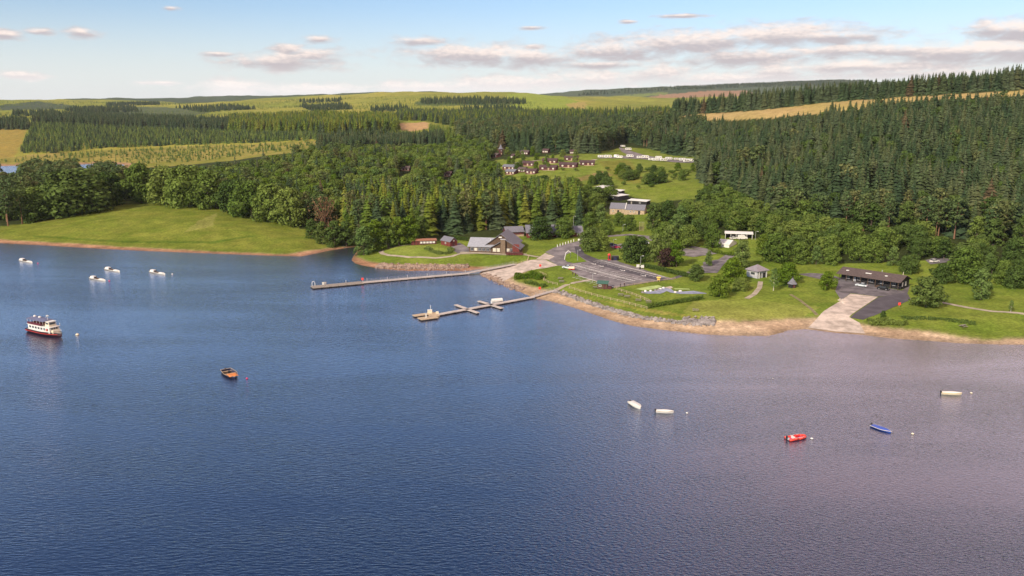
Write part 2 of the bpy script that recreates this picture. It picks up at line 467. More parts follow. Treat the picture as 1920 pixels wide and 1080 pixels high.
# land cover
n_big = fbm(xf / 45, yf / 45, 1); n_mid = fbm(xf / 9, yf / 9, 2); n_far = fbm(xf / 260, yf / 420, 8); n_fine = fbm(xf / 2.5, yf / 2.5, 12, 3)
jx = pxf + (fbm(xf / 14, yf / 30, 21) - 0.5) * np.where(yf > 900, 14, 5)
jy = pyf + (fbm(xf / 14, yf / 30, 22) - 0.5) * np.where(yf > 900, 4, 3)
C = np.zeros((len(xf), 3))
def lerp(a, b, t): return np.asarray(a)[None] * (1 - t[:, None]) + np.asarray(b)[None] * t[:, None]
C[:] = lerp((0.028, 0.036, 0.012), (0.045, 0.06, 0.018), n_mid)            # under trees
far = yf > 1150
mo = lerp((0.16, 0.195, 0.028), (0.29, 0.27, 0.05), np.clip(n_far * 1.8 - 0.4, 0, 1)) * (0.75 + 0.5 * n_big[:, None])
C[far] = mo[far]
def paint(poly, a, b, noise=None, ymin=0, ymax=1e9, amt=1.0):
    k = inpoly(jx, jy, poly) & (yf > ymin) & (yf < ymax)
    nz = np.clip((n_mid if noise is None else noise) * 1.7 - 0.35, 0, 1)
    c = lerp(a, b, nz)
    C[k] = C[k] * (1 - amt) + c[k] * amt
GRASS, GRASS2 = (0.11, 0.168, 0.02), (0.172, 0.21, 0.034)
paint([(-900, 470), (-400, 400), (0, 424), (60, 418), (110, 408), (180, 388), (215, 380), (270, 377), (330, 380), (400, 389), (440, 402), (500, 410), (560, 428), (600, 438), (640, 462), (662, 470), (580, 490), (0, 470)],
      (0.118, 0.158, 0.02), (0.18, 0.195, 0.034), None, 0, 800)
paint([(345, 436), (372, 414), (408, 400), (404, 411), (398, 426), (378, 428)], (0.20, 0.215, 0.05), (0.27, 0.25, 0.08), None, 0, 800, 0.75)
paint([(60, 441), (250, 452), (400, 452), (480, 440), (480, 442), (400, 456), (250, 456), (60, 444)], (0.07, 0.12, 0.014), (0.09, 0.13, 0.018), None, 0, 800, 0.8)
paint([(655, 500), (663, 470), (700, 462), (790, 455), (850, 450), (1000, 440), (1100, 400), (1300, 400), (1340, 440), (1460, 450), (1560, 495), (1680, 492), (1740, 488), (1800, 500), (1930, 520), (2500, 530), (2500, 660), (1600, 660), (640, 620)], GRASS, GRASS2, None, 0, 700)
paint([(700, 470), (720, 464), (790, 460), (860, 470), (850, 480), (760, 480)], (0.17, 0.24, 0.035), (0.22, 0.26, 0.055), None, 0, 700)
paint([(1280, 585), (1300, 565), (1400, 560), (1470, 570), (1540, 575), (1500, 598), (1400, 601), (1300, 596)], (0.16, 0.22, 0.028), (0.24, 0.25, 0.06), n_big, 0, 700)
paint([(1085, 555), (1240, 590), (1340, 600), (1300, 592), (1220, 580), (1150, 566)], (0.20, 0.22, 0.035), (0.27, 0.23, 0.07), None, 0, 700)
paint([(930, 300), (1120, 285), (1180, 275), (1300, 290), (1320, 345), (1320, 372), (1230, 380), (1150, 360), (1050, 345), (930, 335)], (0.12, 0.17, 0.022), (0.20, 0.23, 0.045), None, 500, 1100)
paint([(1195, 365), (1240, 345), (1310, 340), (1315, 365), (1240, 372)], (0.13, 0.18, 0.02), (0.18, 0.21, 0.04), None, 500, 1100)
paint([(1060, 345), (1150, 330), (1130, 320), (1060, 338)], (0.12, 0.13, 0.02), (0.3, 0.2, 0.1), None, 500, 1100)
paint([(1120, 302), (1180, 300), (1215, 345), (1160, 340)], (0.15, 0.16, 0.025), (0.19, 0.19, 0.04), None, 500, 1100)
# far fields
paint([(-50, 300), (-50, 240), (50, 242), (34, 285), (20, 300)], (0.30, 0.22, 0.05), (0.24, 0.2, 0.05), None, 1000, 2500)
paint([(-400, 312), (-50, 300), (110, 286), (330, 275), (480, 270), (600, 262), (600, 290), (500, 318), (400, 330), (240, 325), (200, 306)], (0.17, 0.18, 0.03), (0.30, 0.24, 0.07), n_big, 1050, 1800)
paint([(730, 246), (750, 232), (800, 228), (806, 240), (780, 246)], (0.38, 0.24, 0.13), (0.42, 0.28, 0.12), None, 1000, 2600)
paint([(1250, 226), (1290, 214), (1440, 205), (1550, 192), (1700, 182), (1930, 168), (2300, 160), (2300, 185), (1930, 180), (1700, 190), (1560, 212), (1440, 222), (1300, 228)], (0.40, 0.28, 0.13), (0.34, 0.27, 0.09), n_big, 700, 1300)
paint([(0, 197), (70, 190), (140, 198), (150, 204), (0, 207)], (0.05, 0.075, 0.05), (0.08, 0.10, 0.05), n_big, 2500, 6000)
paint([(140, 210), (260, 200), (420, 205), (360, 218), (150, 218)], (0.07, 0.1, 0.055), (0.1, 0.12, 0.05), n_big, 2300, 6000)
paint([(780, 190), (900, 188), (1000, 192), (1010, 198), (780, 198)], (0.06, 0.09, 0.04), (0.11, 0.14, 0.04), n_big, 2000, 6000)
paint([(950, 176), (1000, 174), (1060, 182), (1110, 200), (1110, 206), (960, 204)], (0.2, 0.27, 0.03), (0.25, 0.29, 0.05), n_big, 1800, 4600)
paint([(1060, 195), (1100, 190), (1100, 204), (1070, 204)], (0.32, 0.26, 0.08), (0.34, 0.27, 0.08), n_big, 1800, 4600)
farther = yf > 4700
C[farther] = lerp((0.045, 0.075, 0.05), (0.085, 0.11, 0.055), n_far)[farther]
paint([(1200, 186), (1240, 178), (1330, 170), (1400, 170), (1420, 178), (1330, 188)], (0.30, 0.17, 0.11), (0.26, 0.18, 0.10), n_big, 4700)
paint([(1080, 186), (1250, 172), (1250, 177), (1180, 184), (1090, 190)], (0.14, 0.19, 0.05), (0.16, 0.18, 0.06), n_big, 4700)
# sand and earth along the water
SAND_TOP = [(-900, 424), (-150, 442), (0, 449.5), (130, 456.5), (250, 464), (440, 473), (540, 476.5), (566, 472), (600, 468), (640, 463), (668, 470), (662, 479), (690, 490), (715, 494), (760, 496), (870, 497.5), (890, 500), (930, 500), (1000, 497),
            (985, 510), (960, 520), (968, 529), (1000, 538), (1035, 546), (1060, 551), (1085, 560), (1150, 580), (1210, 595), (1282, 604), (1342, 601), (1385, 602), (1440, 600), (1500, 596), (1530, 596), (1622, 609), (1660, 614), (1740, 621), (1800, 632), (1850, 637.5), (1920, 634), (2100, 636), (2600, 640)]
sandpoly = SAND_TOP + [(a, b + 25) for a, b in SHORE[::-1]]
sx = pxf + (n_mid - 0.5) * 6; sy = pyf + (n_mid - 0.5) * 3
ksand = (inpoly(sx, sy, sandpoly) | (dfl < 2.0)) & (yf < 760) & (dfl < 32)
wet = np.clip(dfl / 5, 0, 1)
sand = lerp((0.40, 0.28, 0.18), (0.50, 0.38, 0.26), np.clip(n_mid * 1.6 - 0.3, 0, 1)) * (0.62 + 0.38 * wet)[:, None] * (0.8 + 0.4 * n_fine[:, None])
kred = ksand & (pxf < 905)
sand[kred] = sand[kred] * np.array([0.85, 0.66, 0.6])
kf = ksand.reshape(len(ys), NU).astype(float)
for _ in range(2):
    kf[1:-1, 1:-1] = (kf[1:-1, 1:-1] * 2 + kf[:-2, 1:-1] + kf[2:, 1:-1] + kf[1:-1, :-2] + kf[1:-1, 2:]) / 6
kf = kf.ravel()[:, None]
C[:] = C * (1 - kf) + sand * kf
karm = (yf > 760) & (yf < 1500) & (dfl < 14) & (xf < 0)
C[karm] = np.array([0.30, 0.19, 0.11])
C *= (0.86 + 0.28 * n_fine)[:, None]
gm = bpy.data.materials.new('land_cover'); gm.use_nodes = True
t = gm.node_tree; N = NB(t); b = t.nodes['Principled BSDF']
b.inputs['Roughness'].default_value = 1.0; b.inputs['Specular IOR Level'].default_value = 0.05
at_ = N.n('ShaderNodeAttribute', attribute_name='cover')
geo = N.n('ShaderNodeNewGeometry')
k1 = N.step(N.noise(geo.outputs['Position'], 0.9, 4, 0.65), 0.25, 0.75, 0.7, 1.3)
k2 = N.step(N.noise(geo.outputs['Position'], 0.12, 4, 0.6), 0.3, 0.7, 0.85, 1.15)
vs = N.n('ShaderNodeVectorMath', operation='SCALE')
t.links.new(at_.outputs['Color'], vs.inputs[0]); t.links.new(N.m('MULTIPLY', k1, k2), vs.inputs['Scale'])
t.links.new(vs.outputs[0], b.inputs['Base Color'])
bp = N.n('ShaderNodeBump'); bp.inputs['Strength'].default_value = 0.5; bp.inputs['Distance'].default_value = 0.35
t.links.new(N.noise(geo.outputs['Position'], 0.8, 5, 0.7), bp.inputs['Height']); t.links.new(bp.outputs[0], b.inputs['Normal'])
M['land'] = gm
NR = len(ys)
ii = (np.arange(NR - 1)[:, None] * NU + np.arange(NU - 1)[None]).ravel()
quads = np.stack([ii, ii + 1, ii + NU + 1, ii + NU], 1)
def landmesh(name, sel):
    q = quads[sel]; used, inv = np.unique(q.ravel(), return_inverse=True)
    m = bpy.data.meshes.new(name)
    m.vertices.add(len(used)); m.loops.add(len(inv)); m.polygons.add(len(q))
    m.vertices.foreach_set('co', np.stack([xf, yf, zf], 1)[used].astype(np.float32).ravel())
    m.loops.foreach_set('vertex_index', inv.astype(np.int32))
    m.polygons.foreach_set('loop_start', np.arange(0, len(inv), 4, dtype=np.int32))
    m.polygons.foreach_set('use_smooth', np.ones(len(q), bool))
    ca = m.color_attributes.new('cover', 'FLOAT_COLOR', 'POINT')
    ca.data.foreach_set('color', np.concatenate([C, np.ones((len(C), 1))], 1)[used].astype(np.float32).ravel())
    m.materials.append(gm); m.update(); m.validate()
    o = bpy.data.objects.new(name, m); col.objects.link(o); o['kind'] = 'structure'
    return o
qy = yf[quads[:, 0]]
qs = ksand[quads[:, 0]] | ((dfl[quads[:, 0]] < 0) & (qy < 760))
under = (zf[quads].max(1) < -2.2)
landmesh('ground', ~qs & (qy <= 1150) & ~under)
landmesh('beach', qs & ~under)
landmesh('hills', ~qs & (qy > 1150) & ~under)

# ------------------------------------------------------------------ water
wm = bpy.data.materials.new('lake_water'); wm.use_nodes = True
t = wm.node_tree; t.nodes.clear(); N = NB(t)
geo = N.n('ShaderNodeNewGeometry')
mp = N.n('ShaderNodeMapping'); mp.inputs['Rotation'].default_value = (0, 0, R(-54)); mp.inputs['Scale'].default_value = (0.28, 1.0, 1.0)
t.links.new(geo.outputs['Position'], mp.inputs[0])
mp2 = N.n('ShaderNodeMapping'); mp2.inputs['Rotation'].default_value = (0, 0, R(55)); mp2.inputs['Scale'].default_value = (0.5, 1.0, 1.0)
t.links.new(geo.outputs['Position'], mp2.inputs[0])
w1 = N.noise(mp.outputs[0], 1.9, 3, 0.55, 0.3)
w2 = N.noise(mp2.outputs[0], 2.3, 3, 0.5, 0.2)
w3 = N.noise(geo.outputs['Position'], 0.007, 3, 0.5)
spx = N.n('ShaderNodeSeparateXYZ'); t.links.new(geo.outputs['Position'], spx.inputs[0])
# two ripple trains whose balance changes slowly over the lake with the wind
bal = N.step(N.m('ADD', N.m('MULTIPLY', spx.outputs[0], 0.004), w3), 0.3, 0.75)
hgt = N.m('ADD', N.m('MULTIPLY', w1, N.m('SUBTRACT', 1.15, bal)), N.m('MULTIPLY', w2, N.m('ADD', 0.15, bal)))
# gusts and calm lanes: the ripples rise and sink over tens of metres
mp3 = N.n('ShaderNodeMapping'); mp3.inputs['Rotation'].default_value = (0, 0, R(-20)); mp3.inputs['Scale'].default_value = (0.007, 0.028, 1.0); t.links.new(geo.outputs['Position'], mp3.inputs[0])
gust = N.step(N.noise(mp3.outputs[0], 1.0, 4, 0.6, 0.6), 0.3, 0.7, 0.36, 0.85)
bp = N.n('ShaderNodeBump'); bp.inputs['Distance'].default_value = 0.25; t.links.new(gust, bp.inputs['Strength'])
t.links.new(hgt, bp.inputs['Height'])
lw = N.n('ShaderNodeLayerWeight'); lw.inputs['Blend'].default_value = 0.5; t.links.new(bp.outputs[0], lw.inputs['Normal'])
fres = N.m('ADD', N.m('MULTIPLY', N.m('POWER', lw.outputs['Facing'], 4.0), 2.05), 0.012, clamp=True)
dfs = N.n('ShaderNodeBsdfDiffuse'); dfs.inputs[0].default_value = (0.006, 0.018, 0.058, 1)
gls = N.n('ShaderNodeBsdfGlossy'); gls.inputs['Color'].default_value = (0.90, 0.92, 1.0, 1); gls.inputs['Roughness'].default_value = 0.2; t.links.new(bp.outputs[0], gls.inputs['Normal'])
mxs = N.n('ShaderNodeMixShader'); t.links.new(fres, mxs.inputs[0]); t.links.new(dfs.outputs[0], mxs.inputs[1]); t.links.new(gls.outputs[0], mxs.inputs[2])
wout = N.n('ShaderNodeOutputMaterial'); t.links.new(mxs.outputs[0], wout.inputs[0])
M['water'] = wm
wb = MB().quad((-2500, -400, 0), (2500, -400, 0), (2500, 1400, 0), (-2500, 1400, 0))
lake = wb.build('lake', wm); lake['kind'] = 'structure'

# ------------------------------------------------------------------ flat surfaces laid on the ground
def drape(name, px_poly, material, lift=0.07, kind='structure', step=3.0, world=None, z=None):
    pts = world or [tuple(G(a, b)[:2]) for a, b in px_poly]
    dense = []
    for i in range(len(pts)):
        a, b = Vector(pts[i]), Vector(pts[(i + 1) % len(pts)])
        n = max(1, int((b - a).length / step))
        for k in range(n): dense.append(a.lerp(b, k / n))
    arr = np.array([tuple(p) for p in dense])
    gx, gy = np.meshgrid(np.arange(arr[:, 0].min(), arr[:, 0].max(), step), np.arange(arr[:, 1].min(), arr[:, 1].max(), step))
    gx, gy = gx.ravel(), gy.ravel()
    k = inpoly(gx, gy, [tuple(p) for p in dense])
    gx, gy = gx[k], gy[k]
    if len(gx):
        dm = segdist(gx, gy, [tuple(p) for p in dense], True) > step * 0.4
        gx, gy = gx[dm], gy[dm]
    V = [Vector(p) for p in dense] + [Vector((a, b)) for a, b in zip(gx, gy)]
    n = len(dense)
    r = delaunay_2d_cdt(V, [(i, (i + 1) % n) for i in range(n)], [], 1, 1e-4)
    vx = np.array([p.x for p in r[0]]); vy = np.array([p.y for p in r[0]])
    vz = zt(vx, vy) + lift
    mb = MB(); mb.add(list(zip(vx, vy, vz)), [tuple(f) for f in r[2]])
    o = mb.build(name, material)
    if kind: o['kind'] = kind
    return o
def ribbon(px_line, width, world=None):
    """outline of a strip of even width along a line of spots"""
    p = [Vector(q) for q in (world or [tuple(G(a, b)[:2]) for a, b in px_line])]
    L, Rr = [], []
    for i in range(len(p)):
        d = (p[min(i + 1, len(p) - 1)] - p[max(i - 1, 0)]).normalized()
        nrm = Vector((-d.y, d.x)) * width / 2
        L.append(tuple(p[i] + nrm)); Rr.append(tuple(p[i] - nrm))
    return L + Rr[::-1]
drape('road', [(1085, 452), (1060, 458), (1040, 464), (1022, 473), (1040, 481), (1028, 488), (1046, 498), (1062, 500), (1070, 508), (1090, 519), (1110, 524.5), (1140, 534), (1150, 540.5), (1234, 527), (1266, 523.5),
               (1247, 519), (1194, 501), (1162, 491.5), (1154, 487), (1124, 487), (1094, 476), (1085, 461), (1093, 455), (1096, 449)], M['tarmac_worn'], 0.06)
drape('car_park_lane', [(1077, 462), (1088, 462), (1096, 476), (1125, 488), (1160, 500), (1200, 511), (1250, 522), (1232, 526), (1190, 515), (1150, 505), (1112, 494), (1080, 477)], M['tarmac_dark'], 0.10)
drape('traffic_island', [(1058, 485), (1062, 478), (1072, 473), (1079, 476), (1100, 491), (1075, 494), (1062, 491)], mat('island_grass', (0.14, 0.21, 0.024), 1.0, 0.25, 0.5, 0.05), 0.22)
drape('slipway', [(900, 514), (918, 506), (935, 501), (966, 496.5), (990, 488), (1022, 487), (1046, 498), (1022, 503), (990, 508), (966, 516), (942, 529), (928, 523)], M['concrete'], 0.09)
drape('apron', [(1022, 475), (1040, 481), (1030, 487), (1005, 486)], M['concrete'], 0.08)
drape('slipway', [(1595, 551), (1646, 557), (1592, 595), (1612, 606), (1622, 626), (1566, 622), (1515, 615), (1540, 588), (1575, 565)], M['concrete'], 0.12)
drape('ramp', [(1647, 557.5), (1700, 548), (1708, 562), (1690, 570), (1640, 592), (1618, 600), (1594, 596)], M['tarmac_dark'], 0.10)
drape('yard', [(1572, 530), (1566, 546), (1577, 563), (1595, 550), (1647, 556.5), (1702, 549), (1706, 535), (1690, 545), (1580, 522), (1550, 514), (1520, 512), (1495, 514), (1530, 522)], M['tarmac'], 0.08)
drape('footpath', None, M['gravel_path'], 0.08, world=ribbon([(772, 458.5), (750, 461), (730, 465), (718, 469), (714, 472.5), (718, 476), (730, 479), (767, 482.5), (817, 484), (848, 480.5), (862, 476), (900, 475), (985, 478), (1010, 482)], 2.4))
drape('footpath', None, M['gravel_path'], 0.08, world=ribbon([(1040, 545.5), (1059, 535.5), (1078, 530), (1095, 527), (1110, 524)], 2.4))
drape('footpath', None, M['gravel_path'], 0.08, world=ribbon([(1426, 528), (1424, 540), (1414, 552), (1400, 560)], 2.0))
drape('trail', None, mat('bare_earth', (0.2, 0.17, 0.09), 1, 0.3, 0.6), 0.06, world=ribbon([(1482, 552), (1500, 563), (1515, 575), (1532, 591)], 1.3))
drape('footpath', None, M['gravel_path'], 0.08, world=ribbon([(1765, 567), (1815, 577), (1860, 584), (1930, 590), (2100, 598)], 2.2))
drape('footpath', None, M['tarmac'], 0.08, world=ribbon([(1263, 522), (1284, 515), (1300, 507)], 2.4))
drape('patio', [(846, 462), (862, 455), (880, 466), (884, 473), (858, 475), (850, 470)], M['tarmac_worn'], 0.08)
drape('lane', None, M['tarmac_worn'], 0.08, world=ribbon([(1100, 441), (1140, 443), (1180, 440), (1215, 444), (1235, 455), (1290, 462), (1330, 470), (1370, 478), (1350, 492), (1325, 500), (1300, 507)], 5.0))
drape('overflow_car_park', [(1280, 465), (1320, 470), (1345, 476), (1300, 482), (1270, 478)], M['tarmac_worn'], 0.11)
drape('side_car_park', [(1318, 492), (1345, 487), (1360, 492), (1345, 512), (1320, 512)], M['tarmac'], 0.11)
drape('side_car_park', [(1140, 462), (1165, 457), (1190, 456), (1192, 463), (1160, 468)], M['tarmac_worn'], 0.10)
drape('caravan_pitch', [(1118, 297), (1180, 297.5), (1240, 302), (1300, 305.5), (1302, 302), (1240, 297), (1205, 290), (1175, 280), (1160, 276), (1165, 284), (1180, 292), (1150, 294)], M['tarmac_worn'], 0.12, step=6)
drape('clearing', [(1735, 488), (1780, 475), (1795, 482), (1775, 492), (1745, 496)], M['tarmac'], 0.10)
drape('lodge_lane', None, M['gravel_path'], 0.12, world=ribbon([(962, 306), (990, 303), (1018, 300), (1050, 305), (1085, 306), (1118, 299)], 5.0), step=6)
# painted bay lines and arrows
pl = MB()
def line_quad(a, b, w, lift=0.14):
    a, b = Vector(a), Vector(b); d = (b - a).normalized(); n_ = Vector((-d.y, d.x)) * w / 2
    k = max(1, int((b - a).length / 4))
    for i in range(k):
        p, q = a.lerp(b, i / k), a.lerp(b, (i + 1) / k)
        c4 = [p + n_, q + n_, q - n_, p - n_]
        z4 = zt([v.x for v in c4], [v.y for v in c4]) + lift
        pl.quad(*[(v.x, v.y, z) for v, z in zip(c4, z4)])
def bays(p0, p1, length, both, w=0.26, spacing=2.6):
    a, b = Vector(G(*p0)[:2]), Vector(G(*p1)[:2])
    d = (b - a).normalized(); n_ = Vector((-d.y, d.x))
    line_quad(a, b, 0.34)
    k = int((b - a).length / spacing)
    for i in range(k + 1):
        q = a + d * i * spacing
        line_quad(q - n_ * (length if both else 0), q + n_ * length, w)
bays((1074, 497), (1190, 527), 5.0, True)
bays((1150, 538), (1084, 517), 4.6, False)
bays((1126, 488.5), (1248, 520), -4.4, False)
for px, py in ((1112, 495), (1126, 499), (1166, 507), (1205, 517)):
    p = Vector(G(px, py)[:2]); d = (Vector(G(px + 12, py + 3.2)[:2]) - p).normalized(); line_quad(p - d * 1.6, p + d * 1.0, 0.35)
    n_ = Vector((-d.y, d.x))
    line_quad(p + d * 0.6 + n_ * 0.9, p + d * 2.0, 0.4); line_quad(p + d * 0.6 - n_ * 0.9, p + d * 2.0, 0.4)
o = pl.build('parking_lines', M['paint_line']); o['kind'] = 'structure'

# ------------------------------------------------------------------ vegetation meshes (height 1, foot at the origin)
def r_(a, b): return random.uniform(a, b)
def spruce_crown(rad=0.17, whorls=15, nb=8, z0=0.07):
    mb = MB()
    for k in range(whorls):
        t = k / (whorls - 1)
        z = z0 + (0.97 - z0) * t
        rr = rad * (1 - t) ** 0.82 * r_(0.86, 1.12) + 0.012
        off = r_(0, 6.28)
        n = nb if t < 0.75 else 5
        for i in range(n):
            a = off + 2 * math.pi * i / n + r_(-0.25, 0.25)
            L = rr * r_(0.72, 1.2); drop = L * r_(0.25, 0.6)
            wd = L * r_(0.34, 0.5) + 0.008
            ca, sa = math.cos(a), math.sin(a)
            zz = z + r_(-0.012, 0.012)
            root = (0, 0, zz + 0.035 + 0.1 * L)
            m1 = (ca * L * 0.55 - sa * wd, sa * L * 0.55 + ca * wd, zz - drop * 0.55)
            m2 = (ca * L * 0.55 + sa * wd, sa * L * 0.55 - ca * wd, zz - drop * 0.55)
            mid = (ca * L * 0.6, sa * L * 0.6, zz - drop * 0.2 + 0.012)
            tip = (ca * L, sa * L, zz - drop)
            mb.add([root, m1, mid, m2, tip], [(0, 1, 2), (0, 2, 3), (1, 4, 2), (2, 4, 3)])
    mb.add([(0.012, 0, 0.93), (-0.006, 0.01, 0.93), (-0.006, -0.01, 0.93), (0, 0, 1.0)], [(0, 1, 3), (1, 2, 3), (2, 0, 3)])
    return mb
def clump_crown(lobes, per, leaf, squash=0.8):
    """lobes: (x, y, z, radius); leaf faces spread over and inside every lobe"""
    mb = MB()
    for (lx, ly, lz, lr) in lobes:
        n = int(per * (lr / 0.12) ** 1.6)
        for _ in range(n):
            d = Vector((random.gauss(0, 1), random.gauss(0, 1), random.gauss(0.15, 1))).normalized()
            rr = lr * (1 - abs(random.gauss(0, 0.22))) * r_(0.9, 1.12)
            p = Vector((lx + d.x * rr, ly + d.y * rr, lz + d.z * rr * squash))
            nn = (d + Vector((r_(-0.7, 0.7), r_(-0.7, 0.7), r_(-0.4, 0.9)))).normalized()
            a = nn.orthogonal().normalized(); b = nn.cross(a)
            th = r_(0, 6.28); a, b = a * math.cos(th) + b * math.sin(th), b * math.cos(th) - a * math.sin(th)
            s = leaf * r_(0.65, 1.35)
            mb.add([p - a * s, p - b * s * 0.6, p + a * s, p + b * s * 0.6 + nn * s * 0.25], [(0, 1, 2, 3)])
    return mb
def broad_lobes(w, z0, n, top=0.97, flat=1.0):
    out = []
    for k in range(n):
        t = (k + 0.5) / n
        z = z0 + (top - z0) * t
        prof = math.sin(math.pi * min(1, (0.12 + 0.88 * t)) ** 0.85) ** 0.65
        rad = w * prof * r_(0.45, 0.8)
        a = k * 2.4 + r_(-0.4, 0.4)
        lr = max(0.075, w * r_(0.38, 0.56) * (1 - 0.35 * t))
        out.append((math.cos(a) * rad, math.sin(a) * rad, min(z, top - lr * 0.8), lr))
    out.append((0, 0, (z0 + top) / 2, w * 0.72)); out.append((0, 0, top - w * 0.5, w * 0.5))
    return out
def trunk_mesh(h, r, limbs=(), n=6):
    mb = MB(); z = 0; pr = r * 1.3
    steps = 4
    x = y = 0
    for k in range(steps):
        nx, ny = x + r_(-0.006, 0.006), y + r_(-0.006, 0.006)
        r2 = r * (1 - 0.75 * (k + 1) / steps)
        mb.tube((x, y, h * k / steps), (nx, ny, h * (k + 1) / steps), pr, r2, n, cap=(k in (0, steps - 1)))
        x, y, pr = nx, ny, r2
    for (z0, a, L, up) in limbs:
        mb.tube((0, 0, z0), (math.cos(a) * L, math.sin(a) * L, z0 + up), r * 0.45, r * 0.15, 4)
    return mb
LM = {
 'spruce': leafmat('spruce_needles', (0.036, 0.060, 0.030), (0.053, 0.082, 0.036), (0.085, 0.102, 0.044), 0.12),
 'paleneedle': leafmat('pale_spruce_needles', (0.062, 0.086, 0.044), (0.080, 0.105, 0.052), (0.098, 0.112, 0.050), 0.15),
 'drab': leafmat('dying_spruce_needles', (0.085, 0.068, 0.036), (0.105, 0.08, 0.045), None, 0.12),
 'young': leafmat('young_conifer_needles', (0.075, 0.125, 0.037), (0.112, 0.163, 0.040), (0.150, 0.188, 0.044), 0.15),
 'litspruce': leafmat('sunlit_olive_needles', (0.073, 0.119, 0.022), (0.122, 0.160, 0.024), (0.158, 0.166, 0.030), 0.15),  # lighter spruce needles: sunlight on the far edge is put into the colour
 'pine': leafmat('pine_needles', (0.067, 0.105, 0.043), (0.095, 0.131, 0.045), (0.134, 0.137, 0.054), 0.12),
 'oak': leafmat('broad_leaves', (0.095, 0.149, 0.030), (0.138, 0.196, 0.042), (0.182, 0.232, 0.055), 0.28),
 'dark': leafmat('dark_broad_leaves', (0.059, 0.099, 0.025), (0.085, 0.131, 0.033), (0.112, 0.157, 0.041), 0.25),
 'pale': leafmat('pale_broad_leaves', (0.104, 0.174, 0.049), (0.142, 0.205, 0.060), (0.163, 0.212, 0.054), 0.28),
 'lime': leafmat('bright_broad_leaves', (0.10, 0.17, 0.018), (0.125, 0.19, 0.022), (0.14, 0.2, 0.03), 0.3),
 'brown': leafmat('brown_broad_leaves', (0.16, 0.105, 0.05), (0.17, 0.11, 0.055), None, 0.25),
 'copper': leafmat('copper_leaves', (0.055, 0.03, 0.03), (0.07, 0.045, 0.035), None, 0.25),
}
CROWN, TRUNK, WHOLE = {}, {}, {}
def reg(kind, i, crown_mb, trunk_mb, leafk, bark):
    c = crown_mb.mesh('%s_crown' % kind, LM[leafk]); tm = trunk_mb.mesh('%s_trunk' % kind, M[bark])
    CROWN.setdefault(kind, []).append(c); TRUNK.setdefault(kind, []).append(tm)
def rebark(kind, src, leafk):
    """the same shapes with leaves of another colour"""
    for c, tm in zip(CROWN[src], TRUNK[src]):
        c2 = c.copy(); c2.materials.clear(); c2.materials.append(LM[leafk])
        CROWN.setdefault(kind, []).append(c2); TRUNK.setdefault(kind, []).append(tm)
for i in range(4):
    reg('spruce', i, spruce_crown(r_(0.19, 0.25), 17, 9, r_(0.03, 0.08)), trunk_mesh(0.95, 0.014), 'spruce', 'bark')
for i in range(2):
    reg('young', i, spruce_crown(r_(0.2, 0.26), 9, 6, 0.03), trunk_mesh(0.9, 0.014), 'young', 'bark')
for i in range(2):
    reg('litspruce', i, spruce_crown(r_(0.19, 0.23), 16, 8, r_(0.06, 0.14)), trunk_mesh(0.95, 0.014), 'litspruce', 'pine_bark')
for i in range(3):
    lobes = [(math.cos(k * 2.4) * r_(0.03, 0.13), math.sin(k * 2.4) * r_(0.03, 0.13), 0.4 + 0.53 * k / 11, r_(0.075, 0.115)) for k in range(12)]
    reg('pine', i, clump_crown(lobes, 55, 0.03, 0.6), trunk_mesh(0.9, 0.013, [(0.5 + 0.05 * k, k * 2.0, 0.12, 0.05) for k in range(5)]), 'pine', 'pine_bark')
def lims(n=5): return [(0.2 + 0.07 * k, k * 2.3, r_(0.15, 0.25), r_(0.12, 0.22)) for k in range(n)]
for i in range(4):
    reg('oak', i, clump_crown(broad_lobes(r_(0.42, 0.5), r_(0.05, 0.09), 17), 78, 0.036), trunk_mesh(0.6, 0.026, lims()), 'oak', 'bark')
for i in range(3):
    reg('tall', i, clump_crown(broad_lobes(r_(0.27, 0.32), r_(0.04, 0.08), 16), 100, 0.031), trunk_mesh(0.7, 0.018, lims(4)), 'oak', 'bark')
for i in range(2):
    reg('bush', i, clump_crown([(0.32 * math.cos(k * 1.9) * r_(0.5, 1), 0.32 * math.sin(k * 1.9) * r_(0.5, 1), 0.35 + r_(0, 0.25), r_(0.22, 0.32)) for k in range(8)], 26, 0.06), trunk_mesh(0.5, 0.03, lims(3)), 'oak', 'bark')
for k_, s_, l_ in (('dark_oak', 'oak', 'dark'), ('pale_oak', 'tall', 'pale'), ('lime_oak', 'oak', 'lime'), ('copper_oak', 'oak', 'copper'), ('dark_tall', 'tall', 'dark'), ('lime_tall', 'tall', 'lime'), ('pale_spruce', 'spruce', 'paleneedle'), ('drab_spruce', 'spruce', 'drab')): rebark(k_, s_, l_)
# a brown, half bare, tree shows its limbs
for i in range(1):
    mbt = trunk_mesh(0.6, 0.026)
    for k in range(16):
        a = k * 2.4; z0 = r_(0.15, 0.5); L = r_(0.2, 0.38)
        mid = (math.cos(a) * L * 0.5, math.sin(a) * L * 0.5, z0 + 0.2)
        mbt.tube((0, 0, z0), mid, 0.012, 0.008, 4); mbt.tube(mid, (math.cos(a) * L, math.sin(a) * L, min(0.95, z0 + 0.5)), 0.008, 0.002, 4)
    reg('brown_tree', i, clump_crown(broad_lobes(0.4, 0.2, 14), 16, 0.026), mbt, 'brown', 'pine_bark')
mbt = trunk_mesh(0.8, 0.014, lims(4))
reg('birch', 0, clump_crown(broad_lobes(0.24, 0.22, 12), 60, 0.03), mbt, 'pale', 'birch_bark')

